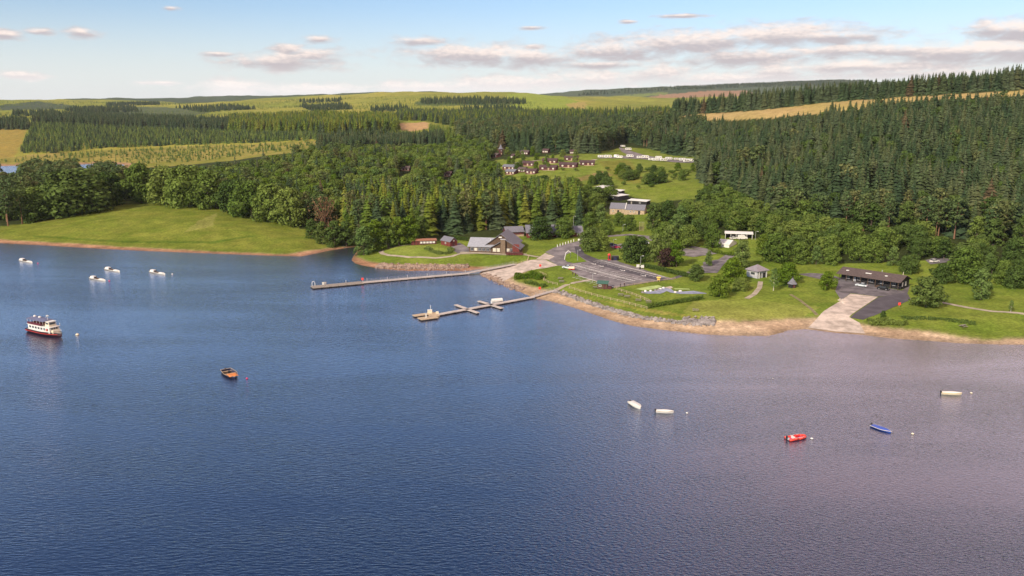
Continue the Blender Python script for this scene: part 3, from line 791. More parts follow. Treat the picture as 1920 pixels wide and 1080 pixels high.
def add_tree(name, kind, p, h, wmul=1.0, label=None, cat='tree', group=None, var=None):
    r = empty(name, p, r_(0, 6.28))
    i = random.randrange(len(CROWN[kind])) if var is None else var
    for nm, lib in (('trunk', TRUNK), ('crown', CROWN)):
        o = bpy.data.objects.new(nm, lib[kind][i]); col.objects.link(o); o.parent = r
    r.scale = (h * wmul, h * wmul, h)
    return tag(r, label, cat, group)

# ------------------------------------------------------------------ woods: scatter stems, then let the ones that show largest be trees of their own
CLEAR = [  # spots (x0, x1, y0, y1) that nothing growing in front may hide
    (920, 946, 270, 298), (944, 1118, 284, 328), (1120, 1302, 272, 304), (1128, 1165, 347, 379), (1176, 1212, 374, 387), (1146, 1211, 378, 404), (748, 770, 312, 322), (831, 848, 322, 333),
    (768, 850, 444, 462), (862, 978, 436, 476), (943, 1096, 424, 446), (1345, 1412, 437, 464), (1402, 1442, 494, 528), (1476, 1496, 520, 541),
    (1568, 1704, 497, 546), (1735, 1790, 474, 494), (1060, 1130, 428, 500), (4, 40, 312, 322), (152, 174, 309, 314),
    (1200, 1308, 340, 372), (230, 600, 380, 475), (0, 230, 415, 455), (1030, 1280, 455, 560), (1270, 1345, 462, 515), (1130, 1215, 428, 447)]
POLY = {}
def scatter(poly, spacing, ymin, ymax, n_max=200000, jitter=0.45, keep=1.0):
    xs = [p[0] for p in poly]; ys_ = [p[1] for p in poly]
    cs = [G(a, b) for a, b in poly]
    x0, x1 = min(c.x for c in cs) - 30, max(c.x for c in cs) + 30
    y0, y1 = max(ymin, min(c.y for c in cs) - 30), min(ymax, max(c.y for c in cs) + 60)
    gx, gy = np.meshgrid(np.arange(x0, x1, spacing), np.arange(y0, y1, spacing))
    gx = gx + (np.arange(gx.shape[0]) % 2)[:, None] * spacing * 0.5
    gx = gx.ravel() + rng.uniform(-jitter, jitter, gx.size) * spacing
    gy = gy.ravel() + rng.uniform(-jitter, jitter, gy.size) * spacing
    k = rng.uniform(0, 1, gx.size) < keep
    gx, gy = gx[k], gy[k]
    k = np.abs(gx / gy) < 0.86
    gx, gy = gx[k], gy[k]
    gz = zt(gx, gy)
    dd = gy * math.cos(TH) + (CAM_H - gz) * math.sin(TH)
    px = 960 + FPX * gx / dd; py = 540 - FPX * (gy * math.sin(TH) - (CAM_H - gz) * math.cos(TH)) / dd
    k = inpoly(px, py, poly) & (gz > 0.9)
    return gx[k], gy[k], gz[k], px[k], py[k], dd[k]
STEMS = []   # (x, y, z, px, py, depth, height, width factor, kind, stand)
def blocked(px, py, hp, wp):
    for x0, x1, y0, y1 in CLEAR:
        if px + wp > x0 and px - wp < x1 and py - hp < y1 - 1 and py > y1 - 2: return True
    return False
WF = {'spruce': 0.15, 'young': 0.2, 'litspruce': 0.14, 'pine': 0.16, 'oak': 0.36, 'tall': 0.24, 'bush': 0.45}
def wf(kind): return next((v for k, v in WF.items() if kind.endswith(k)), 0.3)
def stand(name, poly, spacing, kinds, hrange, ymin=0, ymax=3000, keep=1.0, wm=(0.85, 1.55)):
    gx, gy, gz, px, py, dd = scatter(poly, spacing, ymin, ymax, keep=keep)
    names = [k for k, _ in kinds]; pr = np.array([w for _, w in kinds], float); pr /= pr.sum()
    hs = hrange[0] + (hrange[1] - hrange[0]) * np.clip(0.35 * fbm(gx / 40, gy / 40, 31) + 0.75 * rng.uniform(0, 1, len(gx)), 0, 1)
    kk = rng.choice(len(names), len(gx), p=pr)
    patch, hole, big = fbm(gx / 38, gy / 38, 51, 3), fbm(gx / 16, gy / 16, 52, 2), fbm(gx / 55, gy / 55, 53, 2)
    for i in range(len(gx)):
        h = float(hs[i]); kd = names[kk[i]]
        if kd == 'spruce' and gy[i] < 1300:
            q_ = patch[i] + r_(-0.22, 0.22)
            if q_ > 0.6: kd = 'pale_spruce'
            elif r_(0, 1) < 0.014: kd = 'drab_spruce'
            if hole[i] < 0.26: continue
            h *= 0.72 + 0.56 * big[i]
        if kd.endswith(('oak', 'tall', 'bush')): h *= 0.78
        if kd.endswith('bush'): h *= 0.5
        hp = h * FPX / dd[i]; wp = hp * wf(kd) * 0.75
        if blocked(px[i], py[i], hp, wp): continue
        STEMS.append((gx[i], gy[i], gz[i] - 0.15, px[i], py[i], dd[i], h, r_(*wm), kd, name))
HILL = [(1270, 262), (1440, 254), (1530, 250), (1550, 234), (1650, 224), (1780, 214), (1930, 205), (2300, 195), (2300, 470), (1930, 452), (1850, 436), (1800, 428), (1700, 420), (1600, 412), (1500, 408), (1440, 398), (1395, 380), (1360, 350), (1318, 345), (1308, 305), (1300, 275)]
stand('right hillside', HILL, 7.3, [('spruce', 10), ('dark_tall', 0.8), ('pine', 0.3)], (16, 28), 380, 1050)
stand('pines below hillside', [(1440, 402), (1500, 412), (1600, 416), (1700, 424), (1800, 432), (1850, 440), (1930, 458), (1930, 474), (1800, 452), (1700, 440), (1600, 434), (1500, 430), (1440, 420)], 7.5, [('pine', 4), ('spruce', 2), ('dark_tall', 2.5), ('tall', 1)], (17, 22), 350, 700)
stand('behind caravans', [(858, 266), (930, 281), (1060, 287), (1118, 289), (1150, 274), (1175, 266), (1215, 277), (1262, 291), (1320, 296), (1322, 240), (1260, 236), (1100, 243), (858, 246)], 6.8, [('spruce', 8), ('pine', 2)], (18, 27), 700, 1500)
stand('dark block', [(596, 284), (660, 293), (832, 286), (832, 268), (700, 268), (596, 273)], 7, [('spruce', 1)], (18, 23), 800, 1400)
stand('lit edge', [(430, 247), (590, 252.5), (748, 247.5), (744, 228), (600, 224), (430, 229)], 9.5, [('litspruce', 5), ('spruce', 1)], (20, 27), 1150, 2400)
stand('far dark rows', [(62, 224), (62, 232), (250, 240), (430, 247), (430, 231), (250, 224), (110, 220)], 11, [('spruce', 1)], (18, 24), 1200, 3200)
stand('far dark rows', [(-200, 232), (-200, 246), (56, 243), (56, 231)], 11, [('spruce', 1)], (18, 24), 1200, 2600)
stand('young plantation', [(38, 287), (110, 287), (180, 279), (330, 273), (480, 268), (600, 263), (590, 254), (430, 249), (60, 233), (55, 245)], 8.5, [('young', 5), ('spruce', 3)], (8, 13), 1150, 2300)
stand('scrub flats', [(-200, 305), (20, 300), (110, 290), (330, 277), (480, 272), (600, 266), (600, 290), (500, 316), (400, 326), (240, 320), (200, 305)], 11, [('young', 5), ('bush', 2)], (4, 9), 1120, 1700, keep=0.8)
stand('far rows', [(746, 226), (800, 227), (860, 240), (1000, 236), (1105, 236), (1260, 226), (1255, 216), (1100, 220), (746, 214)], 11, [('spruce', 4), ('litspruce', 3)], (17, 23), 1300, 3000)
stand('far rows', [(806, 240), (860, 246), (870, 262), (836, 266), (806, 254)], 9, [('young', 3), ('litspruce', 2)], (8, 14), 1000, 2000)
stand('scrub flats', [(600, 264), (750, 250), (836, 262), (830, 268), (700, 268), (610, 274)], 9, [('young', 5), ('litspruce', 2)], (7, 12), 1000, 1700)
SKY_ROW = [(1262, 222), (1290, 214.5), (1440, 204.5), (1550, 191.5), (1700, 180.5), (1800, 173), (1930, 166), (2300, 158), (2300, 154), (1930, 162), (1800, 169), (1700, 176.5), (1550, 188), (1440, 200), (1262, 216)]
stand('skyline row', SKY_ROW, 5.2, [('spruce', 1)], (20.5, 24), 700, 1400)
WOOD = [(244, 352), (330, 345), (430, 335), (560, 305), (620, 292), (832, 290), (860, 270), (920, 282), (925, 300), (940, 328), (950, 338), (1000, 345), (1060, 352), (1090, 380), (1086, 400), (1000, 395), (850, 392), (700, 402), (640, 420), (560, 405), (430, 380), (300, 368)]
stand('middle wood', WOOD, 9.4, [('oak', 4), ('tall', 3.5), ('pine', 0.9), ('spruce', 1.2), ('pale_oak', 2.6), ('lime_tall', 1.6), ('dark_tall', 0.6)], (14, 22), 480, 1200)
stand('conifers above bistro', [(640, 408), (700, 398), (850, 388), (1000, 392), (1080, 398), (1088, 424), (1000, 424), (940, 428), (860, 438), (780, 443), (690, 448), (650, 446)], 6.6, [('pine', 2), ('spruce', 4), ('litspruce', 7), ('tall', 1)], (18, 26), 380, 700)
stand('pines behind field', [(244, 356), (420, 376), (560, 405), (620, 425), (640, 446), (600, 432), (520, 410), (420, 388), (330, 374), (244, 372)], 8.0, [('pine', 4), ('dark_tall', 2), ('spruce', 2)], (15, 21), 430, 900)
stand('pines by left arm', [(-300, 340), (0, 345), (120, 340), (230, 345), (236, 372), (190, 386), (110, 402), (0, 420), (-300, 405)], 9, [('pine', 5), ('dark_tall', 3), ('oak', 2)], (20, 28), 430, 950)
stand('lodge meadow', [(1060, 350), (1130, 320), (1180, 305), (1300, 308), (1310, 335), (1240, 345), (1200, 362), (1165, 345), (1100, 372)], 10, [('oak', 2), ('bush', 3), ('lime_tall', 1), ('dark_oak', 1)], (8, 13), 480, 900, keep=0.62)
stand('lodge meadow', [(925, 300), (960, 285), (1060, 290), (1110, 296), (1060, 340), (950, 332)], 13, [('tall', 2), ('lime_tall', 1), ('bush', 2)], (8, 12), 600, 1000, keep=0.5)
stand('broad trees behind car park', [(1095, 380), (1130, 372), (1220, 380), (1300, 372), (1360, 362), (1400, 392), (1450, 412), (1560, 440), (1700, 448), (1760, 456), (1730, 472), (1560, 486), (1460, 470), (1420, 436), (1320, 428), (1240, 420), (1200, 408), (1130, 412), (1100, 420)], 9.5, [('oak', 4), ('dark_oak', 3), ('tall', 2), ('pale_oak', 1)], (10, 16), 350, 700)
stand('broad trees on right shore', [(1700, 480), (1780, 470), (1930, 478), (2300, 480), (2300, 590), (1930, 560), (1880, 545), (1800, 520), (1730, 515)], 10, [('oak', 3), ('dark_oak', 4), ('dark_tall', 2), ('pale_oak', 1)], (9, 15), 280, 600)
# trees placed one by one: px, py of the foot, height px, width factor, kind, label
ONE = [
 (140, 402, 82, 1.5, 'dark_oak', 'broad dark green beech, widest tree at the left end of the grass field'),
 (205, 386, 62, 1.0, 'dark_oak', 'slim beech right of the widest beech, left of the field gap'),
 (62, 416, 52, 1.1, 'dark_oak', 'round leafy tree near the left picture edge above the waterside grass'),
 (15, 424, 66, 1.2, 'pine', 'brownish pine at the left picture edge'), (42, 420, 70, 1.1, 'pine', 'brownish pine second from the left picture edge'),
 (265, 380, 72, 1.05, 'oak', 'beech just right of the gap at the top of the grass field'), (310, 383, 70, 1.05, 'oak', 'second beech right of the gap at the top of the grass field'),
 (350, 387, 74, 1.1, 'oak', 'third beech right of the gap at the top of the grass field'), (395, 391, 70, 1.1, 'oak', 'fourth beech right of the gap, above the pale mown patch'),
 (438, 400, 62, 1.0, 'dark_oak', 'fifth beech right of the gap along the top of the grass field'), (472, 408, 68, 1.1, 'oak', 'sixth beech right of the gap along the top of the grass field'),
 (508, 416, 70, 1.05, 'oak', 'seventh beech right of the gap, beside the field corner'), (545, 424, 70, 1.1, 'oak', 'last green beech of the field row, left of the brown tree'),
 (610, 440, 72, 0.95, 'brown_tree', 'brown half bare spreading tree at the right end of the grass field'),
 (585, 448, 38, 1.2, 'dark_tall', 'low dark tree below the brown half bare tree'), (604, 458, 42, 1.2, 'dark_tall', 'dark tree on the inlet bank, left of its pair'),
 (628, 462, 48, 1.2, 'dark_tall', 'dark tree on the inlet bank, middle of three'), (650, 462, 46, 1.2, 'dark_tall', 'dark tree at the head of the inlet'),
 (682, 478, 54, 1.25, 'pale_oak', 'pale leafy tree at the water tip of the round lawn'), (706, 470, 58, 1.15, 'lime_tall', 'bright leafy tree second from the tip of the round lawn'),
 (728, 465, 58, 1.15, 'tall', 'leafy tree third from the tip of the round lawn'), (748, 461, 54, 1.15, 'lime_tall', 'bright leafy tree fourth from the tip of the round lawn'),
 (768, 457, 52, 1.2, 'lime_tall', 'bright leafy tree beside the left end of the red aviary'), (792, 450, 44, 1.2, 'tall', 'leafy tree behind the middle of the red aviary'),
 (1013, 449, 42, 1.2, 'dark_oak', 'round dark tree in front of the reception roof, left of two'), (1058, 446, 38, 1.2, 'oak', 'round tree in front of the reception roof, right of two'),
 (1108, 470, 44, 1.0, 'dark_oak', 'dark round tree right of the white van'), (1120, 470, 38, 1.1, 'oak', 'lighter tree leaning right of the dark tree by the white van'),
 (1182, 492, 50, 1.0, 'dark_oak', 'dark tree between the pink car and the notice boards'), (1200, 490, 46, 1.0, 'dark_oak', 'dark tree directly behind the notice boards'),
 (1228, 492, 54, 1.0, 'pale_oak', 'pale willow right of the notice boards'), (1255, 468, 46, 1.2, 'pale_oak', 'pale feathery tree behind the copper tree'),
 (1268, 500, 50, 1.05, 'lime_tall', 'bright tree right of the copper coloured tree by the hedge'), (1250, 500, 34, 1.15, 'copper_oak', 'copper leaved tree above the car park hedge'),
 (1180, 433, 30, 1.0, 'oak', 'bright round tree in front of the stone barn'), (1138, 441, 30, 1.0, 'oak', 'round tree left of the barn lawn'), (1126, 418, 34, 1.1, 'pale_oak', 'greyish tree left of the stone barn'),
 (1224, 428, 48, 1.0, 'dark_tall', 'tall dark willow right of the stone barn, nearest to it'), (1250, 424, 48, 1.1, 'dark_tall', 'tall dark willow second right of the stone barn'), (1276, 430, 44, 1.1, 'pale_oak', 'grey green willow third right of the stone barn'),
 (1336, 465, 46, 0.78, 'oak', 'round crowned tree on a clear stem left of the white marquee'), (1304, 452, 40, 1.1, 'dark_oak', 'dark tree left of the round crowned tree by the marquee'),
 (1390, 505, 54, 1.1, 'pale_oak', 'pale silver willow behind the grey pavilion'), (1372, 530, 46, 1.1, 'lime_oak', 'bright green tree left of the grey pavilion'),
 (1348, 556, 40, 1.15, 'lime_oak', 'bright bushy tree at the end of the lawn hedge'), (1305, 526, 30, 1.2, 'dark_oak', 'dark bushy tree right of the car park corner'), (1388, 544, 24, 1.3, 'oak', 'small round bush tree below the grey pavilion'),
 (1450, 545, 42, 0.95, 'birch', 'slender pale birch with white stem before the grey pavilion'), (1476, 530, 38, 1.1, 'lime_oak', 'bright round tree behind the dark barbecue hut'),
 (1550, 543, 34, 1.1, 'lime_oak', 'small bright tree left of the black boathouse'), (1736, 575, 56, 1.25, 'dark_oak', 'large dark spreading tree right of the boathouse ramp'),
 (1838, 562, 60, 1.1, 'pale_oak', 'pale weeping tree on the right shore'), (1808, 530, 66, 1.1, 'oak', 'tall round tree left of the pale weeping tree'), (1895, 585, 22, 1.0, 'birch', 'thin sapling beside the path at the right edge'),
 (1766, 530, 36, 1.1, 'dark_oak', 'dark bushy tree between the spreading tree and the weeping tree'), (1702, 512, 34, 1.1, 'dark_oak', 'dark tree behind the right end of the boathouse'),
 (1674, 498, 36, 1.05, 'pale_oak', 'pale tree behind the boathouse roof'), (1640, 492, 40, 1.1, 'oak', 'green tree behind the middle of the boathouse roof'), (1612, 488, 44, 1.0, 'oak', 'tall green tree behind the left half of the boathouse'),
 (1560, 496, 36, 1.0, 'oak', 'rounded tree behind the left end of the boathouse'), (1530, 496, 36, 1.0, 'pale_oak', 'pale olive tree left of the boathouse'), (1500, 494, 40, 1.2, 'oak', 'wide tree behind the barbecue hut'), (1455, 492, 54, 1.2, 'oak', 'broad tree right of the grey pavilion roof'),
 (1430, 478, 40, 1.1, 'lime_tall', 'yellow green tree right of the marquee'), (1655, 602, 20, 1.0, 'dark_tall', 'small dark evergreen beside the slipway'),
]
ONE += [(1290, 464, 42, 0.95, 'oak', 'round tree left of the dark tree by the marquee'), (1244, 456, 40, 1.0, 'oak', 'round green tree behind the pale willow on the lane'), (1318, 442, 38, 1.0, 'dark_oak', 'dark round tree behind the tree beside the marquee'),
 (1328, 498, 26, 1.0, 'pale_oak', 'small grey green tree on the grass between the side car parks'), (1160, 424, 26, 1.0, 'oak', 'small round tree below the left half of the stone barn'), (1105, 432, 34, 1.0, 'oak', 'round tree behind the white van'), (1266, 444, 42, 1.0, 'pale_oak', 'grey green tree behind the upper lane bend')]
ONE_P = []
for px, py, hp, wmul, kd, lab in ONE:
    p = G(px, py); m_ = mpp(p)
    ONE_P.append((p.x, p.y))
    add_tree({'pine': 'pine_tree', 'birch': 'birch_tree', 'brown_tree': 'bare_tree'}.get(kd, 'leafy_tree'), kd, p, hp * m_ * 1.06, wmul, lab, 'tree')
ONE_P = np.array(ONE_P)
STEMS = [s for s in STEMS if s[1] > 800 or (np.min((ONE_P[:, 0] - s[0]) ** 2 + (ONE_P[:, 1] - s[1]) ** 2) > 30)]
# what each stem shows, nearest first
STEMS.sort(key=lambda s: s[5])
buf = np.zeros((540, 960), bool)
vis = []
for s in STEMS:
    hp = s[6] * FPX / s[5] / 2; wp = max(1, hp * wf(s[8]) * s[7])
    px, py = s[3] / 2, s[4] / 2
    x0, x1 = int(max(0, px - wp * 0.7)), int(min(960, px + wp * 0.7 + 1)); y0, y1 = int(max(0, py - hp)), int(min(540, py + 1))
    if x1 <= x0 or y1 <= y0: vis.append(0); continue
    w = buf[y0:y1, x0:x1]; vis.append(int((~w).sum())); w[:] = True
FAM = {'spruce': 'spruce', 'pale_spruce': 'spruce', 'drab_spruce': 'spruce', 'litspruce': 'spruce', 'young': 'young', 'pine': 'pine', 'bush': 'bush'}
fam = [FAM.get(s[8], 'leafy') for s in STEMS]
TXT = {  # stand -> (label, group) for spruce, pine, leafy
 'right hillside': 'among the dense conifers on the right hillside', 'pines below hillside': 'at the hillside foot above the boathouse', 'behind caravans': 'in the dark wood behind the caravans and lodges',
 'dark block': 'in the dark square block left of the lodges', 'lit edge': 'along the sunlit far forest edge', 'far dark rows': 'in the far dark plantation row on the left', 'young plantation': 'in the far young plantation at left',
 'scrub flats': 'on the far yellow flats', 'far rows': 'in the far rows below the centre skyline', 'skyline row': 'in the skyline row above the pale field strip', 'middle wood': 'in the mixed wood left of the lodges',
 'conifers above bistro': 'in the tall belt behind the lakeside restaurant', 'pines behind field': 'behind the beeches of the grass field', 'pines by left arm': 'in the wood at far left', 'lodge meadow': 'on the meadow around the lodges',
 'broad trees behind car park': 'in the leafy belt below the hillside', 'broad trees on right shore': 'in the leafy wood on the right shore'}
KN = {'spruce': ('spruce_tree', 'tall dark spruce'), 'pale_spruce': ('spruce_tree', 'grey green spruce'), 'drab_spruce': ('spruce_tree', 'brownish dying spruce'), 'litspruce': ('spruce_tree', 'sunlit olive spruce'), 'young': ('young_conifer', 'small young conifer'), 'pine': ('pine_tree', 'bare stemmed pine'), 'bush': ('bush', 'low green bush')}
SECT = ((120, 'at the left picture edge'), (260, 'above the field left end'), (420, 'above the field middle'), (560, 'above the field right end'), (680, 'above the inlet'), (780, 'above the round lawn'), (870, 'above the aviary'), (980, 'above the restaurant'), (1100, 'above the reception roof'), (1210, 'above the stone barn'),
        (1330, 'right of the stone barn'), (1400, 'above the marquee'), (1450, 'above the grey pavilion'), (1510, 'above the barbecue hut'), (1570, 'left of the boathouse'), (1610, 'above the boathouse left end'), (1660, 'above the boathouse middle'), (1705, 'above the boathouse right end'), (1780, 'above the spreading tree'), (1850, 'above the weeping tree'), (9999, 'at the right picture edge'))
SHORT = {'right hillside': 'on the right hillside', 'pines below hillside': 'at the hillside foot', 'behind caravans': 'in the wood behind caravans', 'dark block': 'in the dark square block', 'lit edge': 'on the sunlit far forest edge', 'far dark rows': 'in the far dark row', 'young plantation': 'in the far young plantation', 'scrub flats': 'on the far flats', 'far rows': 'in the far rows',
         'skyline row': 'in the skyline row', 'middle wood': 'in the mixed wood', 'conifers above bistro': 'behind the restaurant', 'pines behind field': 'behind the field beeches', 'pines by left arm': 'in the far left wood', 'lodge meadow': 'on the lodge meadow', 'broad trees behind car park': 'in the leafy belt', 'broad trees on right shore': 'in the right shore wood'}
YQ = {}
for s in STEMS: YQ.setdefault(s[9], []).append(s[4])
YQ = {k: (np.quantile(v, 0.3), np.quantile(v, 0.55), np.quantile(v, 0.8)) for k, v in YQ.items()}
def where(s):
    q = YQ[s[9]]; lv = 'high' if s[4] < q[0] else 'halfway' if s[4] < q[1] else 'low' if s[4] < q[2] else 'lowest'
    return '%s %s, %s' % (lv, SHORT[s[9]], next(t for x, t in SECT if s[3] < x))
single = set()
for f, n in (('spruce', 290), ('pine', 240), ('leafy', 290), ('bush', 60)):
    idx = sorted([i for i in range(len(STEMS)) if fam[i] == f and vis[i] > 2], key=lambda i: -vis[i])[:n]
    single.update(idx)
for i in sorted(single):
    s = STEMS[i]
    nm, txt = KN.get(s[8], ('leafy_tree', {'dark_oak': 'dark green leafy tree', 'dark_tall': 'dark narrow leafy tree', 'pale_oak': 'pale leafy tree', 'lime_tall': 'bright narrow leafy tree', 'tall': 'narrow mid green tree'}.get(s[8], 'round mid green tree')))
    add_tree(nm, s[8], (s[0], s[1], s[2]), s[6], s[7], txt + ' ' + where(s), 'bush' if nm == 'bush' else 'tree', nm.replace('_', ' ') + 's ' + TXT[s[9]])
# the rest stays a mass: one object per kind, stems spread by geometry nodes
def whole(kind, i):
    c, tm = CROWN[kind][i], TRUNK[kind][i]
    m = c.copy(); bmx = bmesh.new(); bmx.from_mesh(c); nfc = len(bmx.faces); bmx.from_mesh(tm); bmx.faces.ensure_lookup_table()
    for f in bmx.faces[nfc:]: f.material_index = 1
    bmx.to_mesh(m); bmx.free(); m.materials.append(tm.materials[0])
    return bpy.data.objects.new(kind + '_pattern', m)
def mass(name, kind, rows, label, cat):
    pats = [whole(kind, i) for i in range(len(CROWN[kind]))]
    me = bpy.data.meshes.new(name); me.from_pydata([(s[0], s[1], s[2]) for s in rows], [], [])
    a = me.attributes.new('sc', 'FLOAT_VECTOR', 'POINT'); a.data.foreach_set('vector', np.array([(s[6] * s[7], s[6] * s[7], s[6]) for s in rows], np.float32).ravel())
    a = me.attributes.new('rot', 'FLOAT_VECTOR', 'POINT'); a.data.foreach_set('vector', np.array([(r_(-.03, .03), r_(-.03, .03), r_(0, 6.28)) for s in rows], np.float32).ravel())
    a = me.attributes.new('pick', 'INT', 'POINT'); a.data.foreach_set('value', np.array([random.randrange(len(pats)) for s in rows], np.int32))
    o = bpy.data.objects.new(name, me); col.objects.link(o)
    g = bpy.data.node_groups.new(name + '_spread', 'GeometryNodeTree')
    g.interface.new_socket('Geometry', in_out='INPUT', socket_type='NodeSocketGeometry'); g.interface.new_socket('Geometry', in_out='OUTPUT', socket_type='NodeSocketGeometry')
    gi, go = g.nodes.new('NodeGroupInput'), g.nodes.new('NodeGroupOutput')
    jn = g.nodes.new('GeometryNodeGeometryToInstance')
    for p_ in reversed(pats):
        oi = g.nodes.new('GeometryNodeObjectInfo'); oi.inputs['Object'].default_value = p_; oi.inputs['As Instance'].default_value = True
        g.links.new(oi.outputs['Geometry'], jn.inputs[0])
    # the patterns themselves are instances: pick one by index
    jg = g.nodes.new('GeometryNodeJoinGeometry')
    for nd in [n for n in g.nodes if n.bl_idname == 'GeometryNodeObjectInfo']: g.links.new(nd.outputs['Geometry'], jg.inputs[0])
    g.nodes.remove(jn)
    ip = g.nodes.new('GeometryNodeInstanceOnPoints'); ip.inputs['Pick Instance'].default_value = True
    def attr(nm, ty):
        n_ = g.nodes.new('GeometryNodeInputNamedAttribute'); n_.data_type = ty; n_.inputs['Name'].default_value = nm; return next(x for x in n_.outputs if x.enabled and x.name == 'Attribute')
    g.links.new(gi.outputs[0], ip.inputs['Points']); g.links.new(jg.outputs[0], ip.inputs['Instance'])
    g.links.new(attr('pick', 'INT'), ip.inputs['Instance Index']); g.links.new(attr('rot', 'FLOAT_VECTOR'), ip.inputs['Rotation']); g.links.new(attr('sc', 'FLOAT_VECTOR'), ip.inputs['Scale'])
    g.links.new(ip.outputs[0], go.inputs[0])
    md = o.modifiers.new('spread', 'NODES'); md.node_group = g
    return tag(o, label, cat, kind='stuff')
ML = {'pale_spruce': 'mass of grey green spruces among the darker ones', 'drab_spruce': 'scattered brownish dying spruces in the forest', 'spruce': 'dense mass of dark spruces covering the hillsides', 'litspruce': 'mass of sunlit olive spruces in the forest belts', 'young': 'mass of young conifers in the far plantations', 'pine': 'mass of pines filling the woods behind the nearest ones',
      'oak': 'mass of round green broadleaf crowns in the woods', 'tall': 'mass of narrow green broadleaf crowns in the woods', 'pale_oak': 'mass of pale grey green crowns in the woods', 'dark_oak': 'mass of dark broadleaf crowns behind the car park', 'dark_tall': 'mass of dark narrow broadleaf crowns', 'bush': 'scattered low scrub on the far flats', 'lime_tall': 'mass of bright green narrow crowns'}
rest = {}
for i, s in enumerate(STEMS):
    if i not in single: rest.setdefault(s[8], []).append(s)
# thin young trees over the far moor
fx_, fy_, fz_, fpx, fpy, fdd = scatter([(-300, 232), (-300, 192), (300, 191), (650, 185), (800, 179), (960, 178), (1060, 190), (1180, 214), (1100, 222), (760, 214), (600, 222), (300, 222)], 24, 1900, 4600, keep=0.9)
nf = fbm(fx_ / 160, fy_ / 260, 41)
for i in range(len(fx_)):
    if nf[i] > 0.47: rest['young'].append((fx_[i], fy_[i], fz_[i], 0, 0, 0, 5 + 12 * (nf[i] - 0.4), 1.1, 'young', ''))
fx_, fy_, fz_, fpx, fpy, fdd = scatter([(1080, 180), (1100, 173), (1250, 165), (1400, 158), (1550, 152), (1640, 152), (1600, 160), (1400, 164), (1250, 170), (1120, 178)], 40, 5200, 9000)
for i in range(len(fx_)): rest['spruce'].append((fx_[i], fy_[i], fz_[i], 0, 0, 0, r_(16, 22), 1.6, 'spruce', ''))
for blk in ([(330, 203), (430, 199), (480, 205), (380, 211)], [(560, 201), (650, 197), (660, 205), (590, 209)], [(120, 206), (250, 202), (265, 210), (140, 213)], [(20, 214), (100, 210), (110, 217), (30, 219)], [(690, 205), (760, 202), (775, 208), (700, 211)], [(200, 196), (300, 194), (300, 197), (200, 199)], [(560, 190), (640, 187), (640, 191), (565, 194)], [(860, 205), (960, 203), (980, 209), (870, 211)]):  # spruce blocks added to make dark shadow bands across the far moor
    fx_, fy_, fz_, fpx, fpy, fdd = scatter(blk, 18, 1900, 4600)
    for i in range(len(fx_)): rest['spruce'].append((fx_[i], fy_[i], fz_[i], 0, 0, 0, r_(12, 19), 1.3, 'spruce', ''))
fx_, fy_, fz_, fpx, fpy, fdd = scatter([(790, 189), (905, 187), (985, 191), (985, 196), (790, 196)], 16, 1900, 4600)
for i in range(len(fx_)): rest['spruce'].append((fx_[i], fy_[i], fz_[i], 0, 0, 0, r_(14, 20), 1.2, 'spruce', ''))
print('STEMS', len(STEMS), {k: len(v) for k, v in rest.items()}, len(single))
MN = {'pale_spruce': 'pale_spruce_forest', 'drab_spruce': 'dying_spruces', 'spruce': 'spruce_forest', 'litspruce': 'sunlit_olive_belt', 'young': 'young_plantation', 'pine': 'pine_wood', 'oak': 'broadleaf_wood', 'tall': 'narrow_tree_wood', 'pale_oak': 'pale_tree_wood', 'dark_oak': 'dark_tree_wood', 'dark_tall': 'dark_narrow_wood', 'bush': 'scrub', 'lime_tall': 'bright_tree_wood'}
for k, rows in rest.items(): mass(MN[k], k, rows, ML[k], 'forest' if k != 'bush' else 'scrub')

# ------------------------------------------------------------------ buildings
def heading(p, q):
    """turn so that local +x runs from p to q"""
    return math.atan2(q.y - p.y, q.x - p.x)
def part(mb, name, m, parent, smooth=False): return mb.build(name, M[m] if isinstance(m, str) else m, parent, smooth)
def gable(root, L, Dp, hw, hr, wall, roof, over=0.5, x0=0.0, y0=0.0, z0=0.0, axis='x', gablemat=None, th=0.22, foot=1.2, wname='wall'):
    """walls with gables and two roof slopes; the ridge runs along axis"""
    if axis == 'x':
        w = MB().prism([(y0 - Dp / 2, z0 - foot), (y0 + Dp / 2, z0 - foot), (y0 + Dp / 2, z0 + hw), (y0, z0 + hr - 0.05), (y0 - Dp / 2, z0 + hw)], x0 - L / 2, x0 + L / 2, 'x')
    else:
        w = MB().prism([(x0 - Dp / 2, z0 - foot), (x0 + Dp / 2, z0 - foot), (x0 + Dp / 2, z0 + hw), (x0, z0 + hr - 0.05), (x0 - Dp / 2, z0 + hw)], y0 - L / 2, y0 + L / 2, 'y')
    part(w, wname, wall, root)
    sl = (hr - hw) / (Dp / 2)
    out = []
    for s in (-1, 1):
        e = Dp / 2 + over
        c = y0 if axis == 'x' else x0
        pr = [(c, z0 + hr + 0.03), (c + s * e, z0 + hr + 0.03 - sl * e), (c + s * e, z0 + hr + 0.03 - sl * e + th), (c, z0 + hr + th + 0.03)]
        m = MB().prism(pr, (x0 if axis == 'x' else y0) - L / 2 - over, (x0 if axis == 'x' else y0) + L / 2 + over, axis)
        out.append(part(m, 'roof', roof, root))
    return out
